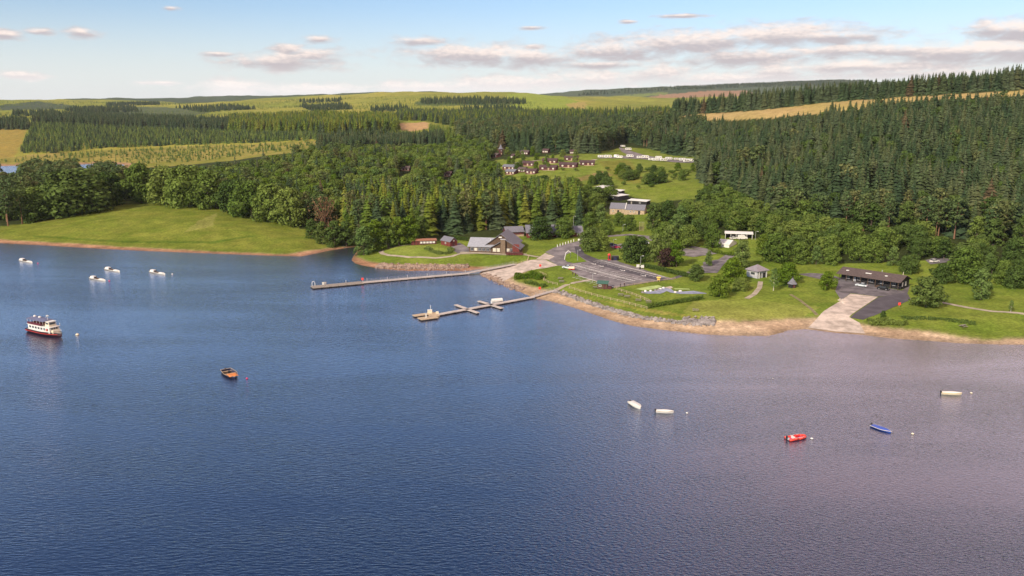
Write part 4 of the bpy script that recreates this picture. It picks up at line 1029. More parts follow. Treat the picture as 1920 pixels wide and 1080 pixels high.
def window(root, c, w, h, face='y-', glass='glass', frame='white_paint', name='window'):
    x, y, z = c; f, p = MB(), MB(); d = 0.10
    if face[0] == 'y':
        s = -1 if face[1] == '-' else 1
        for dx, dz, sx, sz in ((0, h / 2, w + 0.16, 0.1), (0, -h / 2, w + 0.16, 0.1), (-w / 2, 0, 0.1, h), (w / 2, 0, 0.1, h), (0, 0, 0.07, h)):
            f.box((x + dx, y + s * d / 2, z + dz), (sx, d, sz))
        p.box((x, y + s * 0.02, z), (w - 0.1, 0.04, h - 0.1))
    else:
        s = -1 if face[1] == '-' else 1
        for dy, dz, sy, sz in ((0, h / 2, w + 0.16, 0.1), (0, -h / 2, w + 0.16, 0.1), (-w / 2, 0, 0.1, h), (w / 2, 0, 0.1, h)):
            f.box((x + s * d / 2, y + dy, z + dz), (d, sy, sz))
        p.box((x + s * 0.02, y, z), (0.04, w - 0.1, h - 0.1))
    o = part(p, name, glass, root); part(f, 'frame', frame, o); return o
def door(root, c, w, h, m='white_paint', face='y-'):
    x, y, z = c
    s = -1 if face[1] == '-' else 1
    if face[0] == 'y': o = part(MB().box((x, y + s * 0.04, z + h / 2), (w, 0.08, h)), 'door', m, root); part(MB().box((x + w * 0.35, y + s * 0.1, z + h * 0.48), (0.06, 0.06, 0.2)), 'handle', 'steel', o)
    else: o = part(MB().box((x + s * 0.04, y, z + h / 2), (0.08, w, h)), 'door', m, root); part(MB().box((x + s * 0.1, y + w * 0.35, z + h * 0.48), (0.06, 0.06, 0.2)), 'handle', 'steel', o)
    return o
# lakeside restaurant
p0, p1 = G(884, 474), G(975, 476)
rt = empty('restaurant', (p0 + p1) / 2, heading(p0, p1)); L = (p1 - p0).length
tag(rt, 'large timber lakeside restaurant with pale grey roofs, stone chimney and red deck', 'restaurant')
gable(rt, 15.5, 13, 3.3, 6.6, 'brown_wood', 'slate_pale', 0.7, x0=-6.2, y0=7.0)
gable(rt, 17, 15, 4.2, 9.6, 'brown_wood', 'slate', 0.7, x0=2.5, y0=10.0, axis='y')
gable(rt, 11, 14.5, 3.0, 7.2, 'brown_wood', 'slate', 0.9, x0=5.0, y0=4.6, axis='y')
ch = part(MB().box((4.2, -1.55, 3.1), (2.5, 1.1, 8.6), taper=0.93), 'chimney', 'stone_dark', rt); part(MB().box((4.2, -1.55, 7.5), (2.7, 1.3, 0.25)), 'cap', 'grey_paint', ch)
for k in range(6): window(rt, (-12.4 + 2.05 * k, 0.5, 1.7), 1.5, 1.5, 'y-', 'lit_glass' if k == 1 else 'glass', 'grey_paint')
for x in (-0.4, 1.6): window(rt, (x, -0.9, 1.9), 1.5, 1.7, 'y-', 'lit_glass')
for x in (6.6, 8.5): window(rt, (x, -0.9, 1.9), 1.5, 1.7, 'y-', 'lit_glass' if x < 7 else 'glass', 'grey_paint')
dk = part(MB().box((10.3, -2.4, 0.45), (8.4, 3.0, 0.3)), 'deck', 'red_wood', rt)
for k in range(7):
    part(MB().box((6.3 + 1.35 * k, -3.85, 1.0), (0.16, 0.16, 2.6)), 'deck_post', 'dark_red_wood', dk)
part(MB().box((10.3, -3.85, 1.65), (8.4, 0.12, 0.16)).box((10.3, -3.85, 1.15), (8.4, 0.1, 0.5)), 'railing', 'dark_red_wood', dk)
part(MB().box((10.6, -0.96, 3.2), (3.4, 0.1, 3.8)), 'red_cladding', 'red_wood', rt)
for (x, y, z, s) in ((2.2, 2.0, 8.05, 1.6), (-2.0, 3.2, 5.4, 0.9)):
    part(MB().box((x, y, z), (s, s * 1.3, 0.5)), 'rooflight', 'white_paint', rt)
part(MB().tube((-3.2, 2.5, 4.2), (-3.2, 2.5, 6.9), 0.12), 'flue', 'white_paint', rt)
part(MB().box((-1.0, -0.9, 0.12), (34, 3.0, 0.25)), 'terrace', 'gravel_path', rt)
# aviary row and little barn
p0, p1 = G(771, 460), G(818, 457.5)
av = empty('aviary', (p0 + p1) / 2, heading(p0, p1)); L = (p1 - p0).length
tag(av, 'long low red wooden aviary with white openings by the round lawn', 'aviary')
part(MB().box((0, 1.6, 1.0), (L, 3.2, 2.4)), 'wall', 'dark_red_wood', av)
part(MB().prism([(-0.4, 2.1), (3.7, 2.7), (3.7, 2.85), (-0.4, 2.25)], -L / 2 - 0.4, L / 2 + 0.4, 'x'), 'roof', 'terracotta', av)
for k in range(5): window(av, (-L * 0.1 + k * L * 0.125, 0.0, 1.2), 1.2, 0.9, 'y-', 'white_paint')
for k in range(3): door(av, (-L * 0.42 + k * 1.7, 0.0, 0.0), 0.9, 1.9, 'red_wood')
p = G(842, 459.5); bn = empty('barn', p, R(-50)); tag(bn, 'small dark red barn with slate roof left of the restaurant patio', 'barn')
gable(bn, 8.5, 4.6, 2.5, 4.4, 'red_wood', 'slate', 0.35)
door(bn, (4.25, 0, 0), 1.4, 2.0, 'dark_red_wood', 'x+'); window(bn, (4.25, 0.0, 2.9), 0.8, 0.7, 'x+', 'lit_glass'); window(bn, (0, -2.3, 1.4), 1.0, 0.8, 'y-')
# reception sheds
p0, p1 = G(946, 445), G(979, 443)
sh = empty('shed', (p0 + p1) / 2 + Vector((0, 4, 0)), heading(p0, p1)); tag(sh, 'dark red shed with slate roof behind the restaurant', 'shed')
L = (p1 - p0).length
gable(sh, L, 8, 2.8, 5.2, 'dark_red_wood', 'slate', 0.4); part(MB().box((0, -4.05, 0.4), (L + 0.05, 0.12, 1.6)), 'plinth', 'stone_wall', sh)
door(sh, (L * 0.3, -4.0, 0), 1.2, 2.1, 'red_wood'); window(sh, (-L * 0.2, -4.0, 1.9), 1.2, 0.9)
p0, p1 = G(985, 446), G(1092, 443)
rc = empty('reception', (p0 + p1) / 2 + Vector((0, 4.5, 0)), heading(p0, p1)); L = (p1 - p0).length
tag(rc, 'long red reception building with dark slate roof behind two round trees', 'building')
gable(rc, L * 0.62, 10, 3.0, 6.2, 'red_wood', 'slate', 0.8, x0=-L * 0.17)
gable(rc, L * 0.30, 9, 2.8, 5.4, 'red_wood', 'slate', 0.8, x0=L * 0.33)
for k in range(9):
    if k % 3 == 1: door(rc, (-L * 0.43 + k * 2.2, -5.0, 0), 1.3, 2.1, 'pale_wood')
    else: window(rc, (-L * 0.43 + k * 2.2, -5.0, 1.6), 1.3, 1.2)
window(rc, (L * 0.42, -4.5, 1.6), 1.8, 1.4, 'y-', 'white_paint'); window(rc, (L * 0.28, -4.5, 1.6), 1.5, 1.2)
part(MB().box((L * 0.1, -1.4, 5.6), (0.8, 0.8, 1.2)), 'vent', 'white_paint', rc)
# stone barn in two halves
p0, p1 = G(1147, 402), G(1212, 402)
sb = empty('stone_barn', (p0 + p1) / 2 + Vector((0, 4, 0)), heading(p0, p1)); L = (p1 - p0).length
tag(sb, 'long stone barn with two purple slate roofs and white gable line', 'barn')
gable(sb, L * 0.45, 8, 3.4, 6.6, 'stone_wall', 'slate', 0.25, x0=-L * 0.275); gable(sb, L * 0.55, 8, 3.0, 6.0, 'stone_wall', 'slate', 0.25, x0=L * 0.225)
part(MB().prism([(-4.3, 3.2), (0, 6.75), (4.3, 3.2), (4.3, 3.6), (0, 7.1), (-4.3, 3.6)], -L * 0.05 - 0.2, -L * 0.05 + 0.2, 'x'), 'coping', 'white_paint', sb)
for k, x in enumerate((-0.25, 0.35)): door(sb, (L * x, -4.0, 0), 1.3, 2.6, 'black_wood')
for x in (-0.4, 0.1, 0.2): window(sb, (L * x, -4.0, 1.9), 0.8, 1.0)
# pale flat roofed sheds above the barn
def flat_shed(name, a, b, dp, hw, label, roofm='white_paint', wallm='black_wood', cat='shed'):
    p0, p1 = G(*a), G(*b)
    e = empty(name, (p0 + p1) / 2, heading(p0, p1)); L = (p1 - p0).length; tag(e, label, cat)
    part(MB().box((0, dp / 2, hw / 2 - 0.7), (L, dp, hw + 1.4)), 'wall', wallm, e)
    part(MB().prism([(-0.4, hw), (dp + 0.4, hw + 0.7), (dp + 0.4, hw + 0.85), (-0.4, hw + 0.18)], -L / 2 - 0.3, L / 2 + 0.3, 'x'), 'roof', roofm, e)
    door(e, (-L * 0.3, 0, 0), 1.0, 2.0, 'grey_wood')
    window(e, (L * 0.15, 0, 1.5), 1.2, 0.8)
    return e
flat_shed('flat_roof_shed', (1129, 371), (1160, 377), 9, 3.0, 'dark shed with wide pale roof above the stone barn, nearest of its cluster')
flat_shed('flat_roof_shed', (1130, 363), (1150, 353), 6, 3.0, 'slanting pale roofed shed at the back left of the cluster above the stone barn')
flat_shed('flat_roof_shed', (1148, 364), (1164, 366), 4, 2.8, 'small white roofed shed inside the cluster above the stone barn')
flat_shed('flat_roof_shed', (1177, 383), (1212, 385), 5, 2.6, 'long thin white roofed shed right behind the stone barn roof')
# marquee area
p0, p1 = G(1347, 461), G(1378, 464)
mq = empty('marquee', (p0 + p1) / 2 + Vector((0, 4, 0)), heading(p0, p1)); tag(mq, 'low white canvas marquee right of the round crowned tree', 'marquee'); L = (p1 - p0).length
gable(mq, L, 11, 1.3, 3.0, 'white_paint', 'white_paint', 0.2); door(mq, (0, -5.5, 0), 1.8, 1.2, 'grey_paint')
p0, p1 = G(1360, 447.5), G(1410, 449)
ss = empty('open_shed', (p0 + p1) / 2, heading(p0, p1)); tag(ss, 'long open fronted shelter with pale roof behind the marquee', 'shelter'); L = (p1 - p0).length
part(MB().box((0, 4.5, 1.4), (L, 0.2, 2.8)).box((-L / 2, 2.4, 1.4), (0.2, 4.4, 2.8)).box((L / 2, 2.4, 1.4), (0.2, 4.4, 2.8)), 'wall', 'black_wood', ss)
part(MB().prism([(-0.5, 2.75), (5.0, 3.3), (5.0, 3.5), (-0.5, 2.95)], -L / 2 - 0.5, L / 2 + 0.5, 'x'), 'roof', 'white_paint', ss)
for k in range(6): part(MB().box((-L / 2 + k * L / 5, 0.0, 1.3), (0.2, 0.2, 2.7)), 'post', 'white_paint', ss)
mm('slate_purple', (0.24, 0.215, 0.245), 0.7, 0.15, 1.5)
# grey pavilion: two roof slopes meeting at a corner
p = G(1422, 521); pv_ = empty('pavilion', p + Vector((0, 2.6, 0)), R(30)); tag(pv_, 'small grey boarded pavilion with purple grey hipped roof at the path end', 'pavilion')
part(MB().box((0, 0, 1.0), (6.0, 6.0, 4.2)), 'wall', 'grey_paint', pv_)
rf = MB(); e = 3.7; rf.add([(-e, -e, 3.0), (e, -e, 3.0), (e, e, 3.0), (-e, e, 3.0), (-e, -e, 3.2), (e, -e, 3.2), (e, e, 3.2), (-e, e, 3.2), (-0.4, 0, 5.4), (0.4, 0, 5.4)],
   [(3, 2, 1, 0), (0, 1, 5, 4), (1, 2, 6, 5), (2, 3, 7, 6), (3, 0, 4, 7), (4, 5, 9, 8), (5, 6, 9), (6, 7, 8, 9), (7, 4, 8)])
part(rf, 'roof', 'slate_purple', pv_)
window(pv_, (-3.0, -0.6, 1.9), 2.4, 1.2, 'x-', 'glass'); window(pv_, (-1.5, -3.0, 1.9), 1.8, 1.2, 'y-'); door(pv_, (1.2, -3.0, 0), 1.4, 2.2, 'black_wood')
for q in (-2.2, 2.2): part(MB().box((q, -3.5, 1.4), (0.15, 0.15, 3.2)), 'porch_post', 'white_paint', pv_)
# barbecue hut
p = G(1485, 538.5); bh = empty('barbecue_hut', p, R(10)); tag(bh, 'dark six sided barbecue hut with pointed roof on the lawn', 'hut')
part(MB().lathe([(1.7, -0.5), (1.7, 1.6)], 6), 'wall', 'black_wood', bh); part(MB().lathe([(2.15, 1.5), (1.2, 2.6), (0.35, 3.6), (0.3, 3.9)], 6), 'roof', 'slate', bh)
door(bh, (0.0, -1.48, 0), 0.9, 1.5, 'dark_red_wood'); part(MB().lathe([(0.22, 3.7), (0.22, 4.3), (0.34, 4.3), (0.05, 4.55)], 8), 'chimney', 'black_paint', bh)
# boathouse
p0, p1 = G(1572, 525), G(1684, 545)
bo = empty('boathouse', (p0 + p1) / 2, heading(p0, p1)); L = (p1 - p0).length; dp = 10.0
tag(bo, 'long black timber boathouse with brown roof and open veranda above the slipway', 'boathouse')
part(MB().box((0, dp / 2 + 1.2, 1.0), (L, dp - 2.4, 4.4)), 'wall', 'black_wood', bo)
part(MB().prism([(2.4, 3.15), (dp, 3.15), (dp / 2 + 0.2, 5.0)], -L / 2, -L / 2 + 0.25, 'x').prism([(0.0, 3.15), (dp, 3.15), (dp / 2 + 0.2, 5.0)], L / 2 - 0.25, L / 2, 'x'), 'gable', 'black_wood', bo)
sl = 0.40
part(MB().prism([(-0.6, 3.0), (dp / 2 + 0.2, 5.15), (dp / 2 + 0.2, 5.37), (-0.6, 3.22)], -L / 2 - 0.9, L / 2 + 0.9, 'x'), 'roof', 'brown_roof', bo)
part(MB().prism([(dp / 2 + 0.2, 5.15), (dp + 0.7, 2.95), (dp + 0.7, 3.17), (dp / 2 + 0.2, 5.37)], -L / 2 - 0.9, L / 2 + 0.9, 'x'), 'roof', 'brown_roof', bo)
for k in range(9): part(MB().box((-L / 2 + 0.2 + k * (L - 0.4) / 8, 0.0, 1.2), (0.18, 0.18, 4.0)), 'post', 'brown_wood', bo)
for k in range(5): window(bo, (-L * 0.38 + k * L * 0.19, 2.4, 1.7), 2.2 if k == 2 else 1.3, 1.3, 'y-', 'glass', 'grey_paint')
for x in (-0.27, 0.12, 0.45): door(bo, (L * x, 2.4, 0), 1.2, 2.1, 'grey_paint' if x < 0 else 'black_paint')
for y in (3.6, 6.6): window(bo, (L / 2, y, 1.7), 1.0, 1.6, 'x+', 'white_paint')
for x, w in ((-0.4, 1.1), (-0.07, 1.0), (-0.02, 1.2), (0.25, 1.0)):
    y = 2.6; z = 3.22 + (y + 0.6) * (2.15 / 5.8)
    part(MB().box((L * x, y, z + 0.08), (w, 0.9, 0.25)), 'rooflight', 'white_paint', bo)
part(MB().tube((L * 0.13, 5.2, 5.0), (L * 0.13, 5.2, 6.2), 0.12), 'flue', 'grey_paint', bo); part(MB().tube((L * 0.47, 5.2, 5.0), (L * 0.47, 5.2, 6.6), 0.1), 'flue', 'cream_paint', bo)
part(MB().box((L * 0.19, -0.6, 0.15), (2.2, 1.8, 0.3)).box((L * 0.19, 0.6, 0.35), (2.2, 1.0, 0.4)), 'ramp', 'brown_wood', bo)
# small brown picnic hut by the car park
p = G(1129, 542); ph = empty('ticket_hut', p, R(-14)); tag(ph, 'small brown wooden hut with green felt roof beside the car park', 'hut')
part(MB().box((0, 1.6, 0.9), (4.0, 3.2, 2.8)), 'wall', 'brown_wood', ph); part(MB().prism([(-0.3, 2.2), (3.5, 2.7), (3.5, 2.85), (-0.3, 2.35)], -2.4, 2.4, 'x'), 'roof', 'green_felt', ph)
door(ph, (1.0, 0.0, 0), 0.9, 1.9, 'dark_red_wood'); window(ph, (-0.9, 0.0, 1.4), 1.0, 0.7); part(MB().box((2.9, 1.2, 0.4), (1.6, 2.0, 1.2)), 'lean_to', 'dark_red_wood', ph)
# lodges
def lodge(px0, px1, py, label, roof='dark', rz=0.0, deck=True):
    p0, p1 = G(px0, py), G(px1, py); L = (p1 - p0).length
    e = empty('lodge', (p0 + p1) / 2 + Vector((0, 2.5, 0)), heading(p0, p1) + rz); tag(e, label, 'lodge', 'holiday lodges on the hill')
    gable(e, L, 5.6, 2.7, 4.4, 'dark_red_wood', {'dark': 'lodge_roof', 'red': 'brown_roof', 'slate': 'slate'}[roof], 0.5, foot=2.0)
    for k, x in enumerate((-0.3, 0.05, 0.33)):
        if k == 1 and deck: door(e, (L * x, -2.8, 0), 1.6, 2.1, 'pale_wood')
        else: window(e, (L * x, -2.8, 1.5), 1.5, 1.2, 'y-', 'lit_glass')
    window(e, (-L / 2, 0, 1.5), 1.4, 1.2, 'x-', 'lit_glass')
    if deck:
        d = part(MB().box((L * 0.1, -4.1, 0.0), (L * 0.7, 2.4, 0.25)), 'deck', 'pale_wood', e)
        part(MB().box((L * 0.1, -5.25, 0.75), (L * 0.7, 0.1, 0.2)).box((-L * 0.25, -5.25, -0.3), (0.15, 0.15, 2.0)).box((L * 0.45, -5.25, -0.3), (0.15, 0.15, 2.0)), 'railing', 'red_wood', d)
    return e
LO = [(978, 992, 290, 'small red lodge at the top left of the lodge hill, left of the big bush', 'red'), (1019, 1030, 287, 'small dark lodge highest on the lodge hill', 'dark'), (977, 1006, 311, 'lodge with lit end window in the middle left of the lodge hill', 'dark'),
      (1019, 1045, 306, 'square dark red lodge in the centre of the lodge hill', 'dark'), (1059, 1084, 301, 'dark lodge under the pines at the upper right of the lodge hill', 'dark'), (1050, 1083, 314, 'long lodge with pale deck on the right of the lodge hill', 'dark'),
      (1088, 1115, 310, 'rightmost lodge on the hill, nearest the caravans', 'dark'), (1013, 1045, 319, 'longest front lodge in the middle of the lowest row', 'dark'), (988, 1007, 326, 'bright red front lodge with pale deck in the lowest row', 'dark'), (974, 987, 323, 'small lodge left of the bright red front lodge', 'red'),
      (946, 968, 318, 'leftmost dark red lodge with slate roof on the hill', 'slate'), (951, 968, 327, 'low lodge half hidden by trees at the lower left of the hill', 'slate'), (961, 967, 297, 'tiny dark cabin left of the upper lodges', 'dark'), (919, 936, 295, 'brown roofed lodge beside the pointed tower', 'red'),
      (1069, 1080, 289, 'dark cabin standing in the pine trunks above the lodges', 'dark'), (749, 768, 320, 'lone lodge roof among the trees far left of the lodge hill', 'red'), (832, 847, 331, 'lone dark red lodge in the trees left of the lodge hill', 'dark')]
for a, b, y, lab, rf in LO: lodge(a, b, y, lab, rf, r_(-0.15, 0.15), deck=(b - a > 14))
p = G(939, 290); tw = empty('tower', p, 0.3); tag(tw, 'narrow red wooden tower with pointed purple roof beside the lodges', 'tower')
part(MB().lathe([(2.2, -1), (2.2, 6.2)], 6), 'wall', 'dark_red_wood', tw); part(MB().lathe([(3.0, 6.0), (1.6, 8.0), (0.15, 11.0)], 6), 'roof', 'slate', tw); door(tw, (0, -1.92, 0), 1.0, 2.0, 'pale_wood'); window(tw, (0, -1.92, 4.2), 0.9, 1.0)

# ------------------------------------------------------------------ vehicles
def car(px, py, rz, paint, label, group=None, L=4.3, name='car', van=False):
    e = empty(name, G(px, py, 0.1), rz); tag(e, label, 'van' if van else 'car', group)
    hb, ht = (0.95, 1.45) if not van else (1.25, 2.3); w = 1.76
    lo = [(-L / 2, 0.3), (L / 2, 0.3), (L / 2 + 0.04, 0.6), (L / 2 - 0.12, hb - 0.1), (L * 0.26, hb), (-L * 0.42, hb), (-L / 2, hb - 0.12)]
    part(MB().prism(lo, -w / 2, w / 2, 'y'), 'body', paint, e)
    if van: up = [(-L / 2 + 0.05, hb), (L * 0.32, hb), (L * 0.2, ht - 0.1), (L * 0.1, ht), (-L / 2 + 0.15, ht)]
    else: up = [(-L * 0.43, hb), (L * 0.24, hb), (L * 0.1, ht - 0.05), (L * 0.02, ht), (-L * 0.22, ht), (-L * 0.33, ht - 0.1)]
    g = part(MB().prism(up, -w / 2 + 0.1, w / 2 - 0.1, 'y'), 'windows' if not van else 'upper_body', 'glass' if not van else paint, e)
    if van: part(MB().prism([(L * 0.31, hb + 0.12), (L * 0.345, hb + 0.12), (L * 0.24, ht - 0.3), (L * 0.205, ht - 0.3)], -w / 2 + 0.2, w / 2 - 0.2, 'y'), 'windscreen', 'glass', e)
    else: part(MB().box((-L * 0.1, 0, ht + 0.02), (L * 0.26, w - 0.3, 0.06)), 'roof', paint, e)
    for sx in (-1, 1):
        for sy in (-1, 1):
            wh = part(MB().tube((sx * L * 0.31, sy * (w / 2 - 0.16), 0.32), (sx * L * 0.31, sy * (w / 2 + 0.03), 0.32), 0.32, n=12), 'wheel', 'tyre', e)
            part(MB().tube((sx * L * 0.31, sy * (w / 2 + 0.02), 0.32), (sx * L * 0.31, sy * (w / 2 + 0.05), 0.32), 0.2, n=10), 'rim', 'steel', wh)
    for sy in (-0.62, 0.62):
        part(MB().box((L / 2 - 0.04, sy, 0.68), (0.16, 0.3, 0.16)), 'headlight', 'lit_glass', e); part(MB().box((-L / 2, sy, 0.72), (0.1, 0.28, 0.16)), 'tail_light', 'red_paint', e)
    return e
bh_r = bo.rotation_euler.z
car(1615, 537.5, bh_r + math.pi + 0.1, 'silver', 'silver car parked in front of the black boathouse', L=4.5)
car(1656, 543.5, bh_r + 0.05, 'black_paint', 'black car parked at the right end of the boathouse veranda', L=4.5)
car(1093, 452, R(205), 'white_paint', 'white van coming down the road past the white bollards', L=5.4, name='van', van=True)
car(1155, 465.5, R(8), 'pink_paint', 'magenta pink car parked behind the red phone box', L=4.2)
car(1148, 461, R(20), 'navy', 'dark blue car parked behind the pink car')
car(1212, 457, R(100), 'silver', 'pale blue car half hidden by trees on the upper lane')
car(1063, 503.5, R(165), 'silver', 'silver blue car at the top of the pontoon slipway')
car(1752, 492, R(20), 'white_paint', 'white car in the clearing among the right hand trees')
car(1777, 481, R(15), 'maroon', 'dark red car under trees at the back of the right clearing')
car(1297, 303.5, R(-10), 'navy', 'dark blue car beside the last caravan on the right')
car(1392, 449, R(10), 'white_paint', 'white van parked under the open shelter, right of the marquee', L=5.0, name='van', van=True)
car(1376, 448.5, R(10), 'white_paint', 'white car parked under the open shelter beside the van')
p = G(1072, 506); tr_ = empty('trailer', p, R(165)); tag(tr_, 'red and cream box trailer beside the silver blue car', 'trailer')
part(MB().box((0, 0, 0.95), (2.6, 1.6, 1.1)), 'box', 'cream_paint', tr_); part(MB().box((0, 0, 0.55), (2.7, 1.7, 0.3)), 'chassis', 'red_paint', tr_); part(MB().tube((1.3, 0, 0.5), (2.3, 0, 0.45), 0.06), 'drawbar', 'steel', tr_)
for sy in (-1, 1): part(MB().tube((0, sy * 0.72, 0.3), (0, sy * 0.9, 0.3), 0.3, n=12), 'wheel', 'tyre', tr_)
# caravans
def caravan_proto():
    e = empty('caravan', (0, 0, 0)); L, w = 6.2, 2.3
    pr = [(-L / 2, 0.55), (L / 2 - 0.2, 0.55), (L / 2 + 0.15, 1.2), (L / 2 - 0.1, 2.0), (L / 2 - 0.55, 2.6), (-L / 2 + 0.3, 2.65), (-L / 2 - 0.1, 2.1)]
    part(MB().prism(pr, -w / 2, w / 2, 'y'), 'body', 'white_paint', e)
    part(MB().box((0, 0, 0.5), (L * 0.9, w * 0.8, 0.16)).tube((L / 2 - 0.2, 0, 0.5), (L / 2 + 1.1, 0, 0.45), 0.07), 'chassis', 'steel', e)
    for x, ww in ((-1.9, 1.2), (0.2, 0.9), (1.9, 1.1)):
        for s in (-1, 1): part(MB().box((x, s * (w / 2 + 0.01), 1.75), (ww, 0.05, 0.6)), 'window', 'glass', e)
    part(MB().box((1.02, -w / 2 - 0.01, 1.4), (0.6, 0.05, 1.6)), 'door', 'cream_paint', e)
    for s in (-1, 1): part(MB().box((0, s * (w / 2 + 0.008), 1.15), (L * 0.92, 0.03, 0.1)), 'stripe', 'grey_paint', e); part(MB().tube((-0.2, s * (w / 2 - 0.2), 0.34), (-0.2, s * (w / 2 + 0.02), 0.34), 0.34, n=12), 'wheel', 'tyre', e)
    return e
proto = caravan_proto(); usedp = False
CV = [(1127, 296, 9, 1.0), (1140, 296.5, 5, 1.15), (1156, 296, 60, 1.2), (1162, 297, -30, 1.0), (1181, 295.5, 5, 1.1), (1178, 282, 10, 1.1), (1167.5, 276, 8, 0.9), (1200, 297.5, 10, 1.0), (1210, 297, -4, 1.1),
      (1221, 301, 20, 0.9), (1229, 302, 8, 1.05), (1235, 298, -8, 1.05), (1244, 302.5, 15, 1.1), (1254, 300, 4, 1.1), (1268, 300, 10, 0.8), (1280, 302, 4, 1.15), (1287, 304.5, 22, 1.0), (1294, 303.5, -12, 1.15)]
ordn = ['first', 'second', 'third', 'fourth', 'fifth', 'sixth', 'seventh', 'eighth', 'ninth', 'tenth', 'eleventh', 'twelfth', 'thirteenth', 'fourteenth', 'fifteenth', 'sixteenth']
front = [c for c in CV if c[1] > 290]
for q in CV:
    e = proto if not usedp else copy_tree(proto); usedp = True
    e.location = G(q[0], q[1], 0.1); e.rotation_euler = (0, 0, R(q[2])); e.scale = (q[3],) * 3
    lab = ('white touring caravan, %s from the left in the row below the spruces' % ordn[front.index(q)]) if q in front else ('white caravan parked alone above the row' if q[0] > 1170 else 'farthest pale caravan, half hidden under the spruces')
    tag(e, lab, 'caravan', 'caravans in a row on the hill')

# ------------------------------------------------------------------ pontoons
def float_run(root, a, b, w, deckm='pontoon_deck', seg=4.0, z=0.45, nm='deck_section', rail=None):
    a, b = Vector(a[:2]), Vector(b[:2]); d = (b - a); L = d.length; d.normalize(); n_ = max(1, round(L / seg)); rz = math.atan2(d.y, d.x)
    for k in range(n_):
        c = a + d * L * (k + 0.5) / n_
        s = part(MB().box((c.x, c.y, z), (L / n_ - 0.12, w, 0.22), rz), nm, deckm, root)
        part(MB().box((c.x, c.y, z - 0.31), (L / n_ * 0.62, w * 0.96, 0.5), rz), 'float', 'float_black', s)
        if rail:
            nn = Vector((-d.y, d.x)) * (w / 2 - 0.12); r = MB()
            for sd in (1, -1):
                for q in (-0.45, 0.05):
                    pp = c + d * (L / n_) * q + nn * sd; r.tube((pp.x, pp.y, z), (pp.x, pp.y, z + 1.1), 0.04, n=4)
                for hz in (0.6, 1.1):
                    p_, q_ = c - d * L / n_ / 2 + nn * sd, c + d * L / n_ / 2 + nn * sd; r.tube((p_.x, p_.y, z + hz), (q_.x, q_.y, z + hz), 0.035, n=4)
            part(r, 'railing', rail, s)
jt = empty('long_jetty', (0, 0, 0)); tag(jt, 'long straight floating jetty with wide end, running from the pontoon slipway', 'jetty')
A, B, Cc, Dd = Wp(584, 540.5), Wp(680, 531.5), Wp(878, 514), G(966, 497)
float_run(jt, A, B, 5.2, 'grey_wood'); float_run(jt, B, Cc, 3.2, 'pontoon_deck', rail='steel')
def gangway(root, a, b, za, zb, w):
    a, b = Vector((a.x, a.y, za)), Vector((b.x, b.y, zb)); d = (b - a); d2 = Vector((d.x, d.y, 0)).normalized(); s = Vector((-d2.y, d2.x, 0)) * w / 2
    u = Vector((0, 0, 0.18))
    g = MB().add([a - s, a + s, b + s, b - s, a - s + u, a + s + u, b + s + u, b - s + u], [(3, 2, 1, 0), (4, 5, 6, 7), (0, 1, 5, 4), (1, 2, 6, 5), (2, 3, 7, 6), (3, 0, 4, 7)])
    o = part(g, 'gangway', 'pontoon_deck', root); r = MB(); L = d.length; n_ = int(L / 2)
    for sd in (-1, 1):
        for k in range(n_ + 1):
            p_ = a + d * k / n_ + s * sd * 0.95; r.tube(p_, p_ + Vector((0, 0, 1.2)), 0.045, n=4)
        for hz in (0.65, 1.2): r.tube(a + s * sd * 0.95 + Vector((0, 0, hz)), b + s * sd * 0.95 + Vector((0, 0, hz)), 0.045, n=4)
    part(r, 'railing', 'steel', o)
gangway(jt, Cc, Dd, 0.5, Dd.z + 0.4, 2.6)
for k in range(8):
    c = A.lerp(Cc, 0.06 + k * 0.13) + Vector((0.6, 2.8 if k < 3 else 1.9, 0)); part(MB().tube((c.x, c.y, -1), (c.x, c.y, 1.8), 0.16, n=8), 'mooring_pile', 'steel', jt)
c = Wp(588, 538); ar = empty('ladder_arch', (c.x, c.y, 0.55), R(20)); tag(ar, 'white hooped ladder rail at the outer end of the long jetty', 'ladder')
for s in (-0.5, 0.5):
    h = MB(); pts = [(-0.6, s, 0), (-0.6, s, 1.3), (-0.35, s, 1.75), (0, s, 1.9), (0.35, s, 1.75), (0.6, s, 1.3), (0.6, s, 0)]
    for i in range(6): h.tube(pts[i], pts[i + 1], 0.06, n=5)
    part(h, 'hoop', 'white_paint', ar)
c = Wp(608, 535.5); bx = empty('deck_box', (c.x, c.y, 0.55), R(15)); tag(bx, 'white storage box on the wide end of the long jetty', 'box'); part(MB().box((0, 0, 0.4), (1.7, 0.9, 0.8)), 'body', 'white_paint', bx); part(MB().box((0, 0, 0.86), (1.8, 1.0, 0.1)), 'lid', 'cream_paint', bx)
def lifebuoy(p, label, z=0.5):
    e = empty('lifebuoy_post', (p.x, p.y, z)); tag(e, label, 'lifebuoy'); part(MB().tube((0, 0, 0), (0, 0, 1.5), 0.06, n=6), 'post', 'steel', e)
    r = MB()
    for k in range(10):
        a0, a1 = k * 0.6283, (k + 1) * 0.6283; r.tube((math.cos(a0) * 0.33, -0.12, 1.25 + math.sin(a0) * 0.33), (math.cos(a1) * 0.33, -0.12, 1.25 + math.sin(a1) * 0.33), 0.1, n=6)
    part(r, 'ring', 'bright_red', e); part(MB().box((0, -0.02, 1.25), (0.95, 0.08, 1.05)), 'board', 'bright_red', e); return e
lifebuoy(Wp(680, 530.5), 'red lifebuoy post where the long jetty narrows')
pb = G(1686, 576); lifebuoy(pb, 'red lifebuoy post on the grass right of the boathouse ramp', pb.z)
lifebuoy(G(1012, 551), 'red lifebuoy on the gangway of the crossed jetty', 1.6)
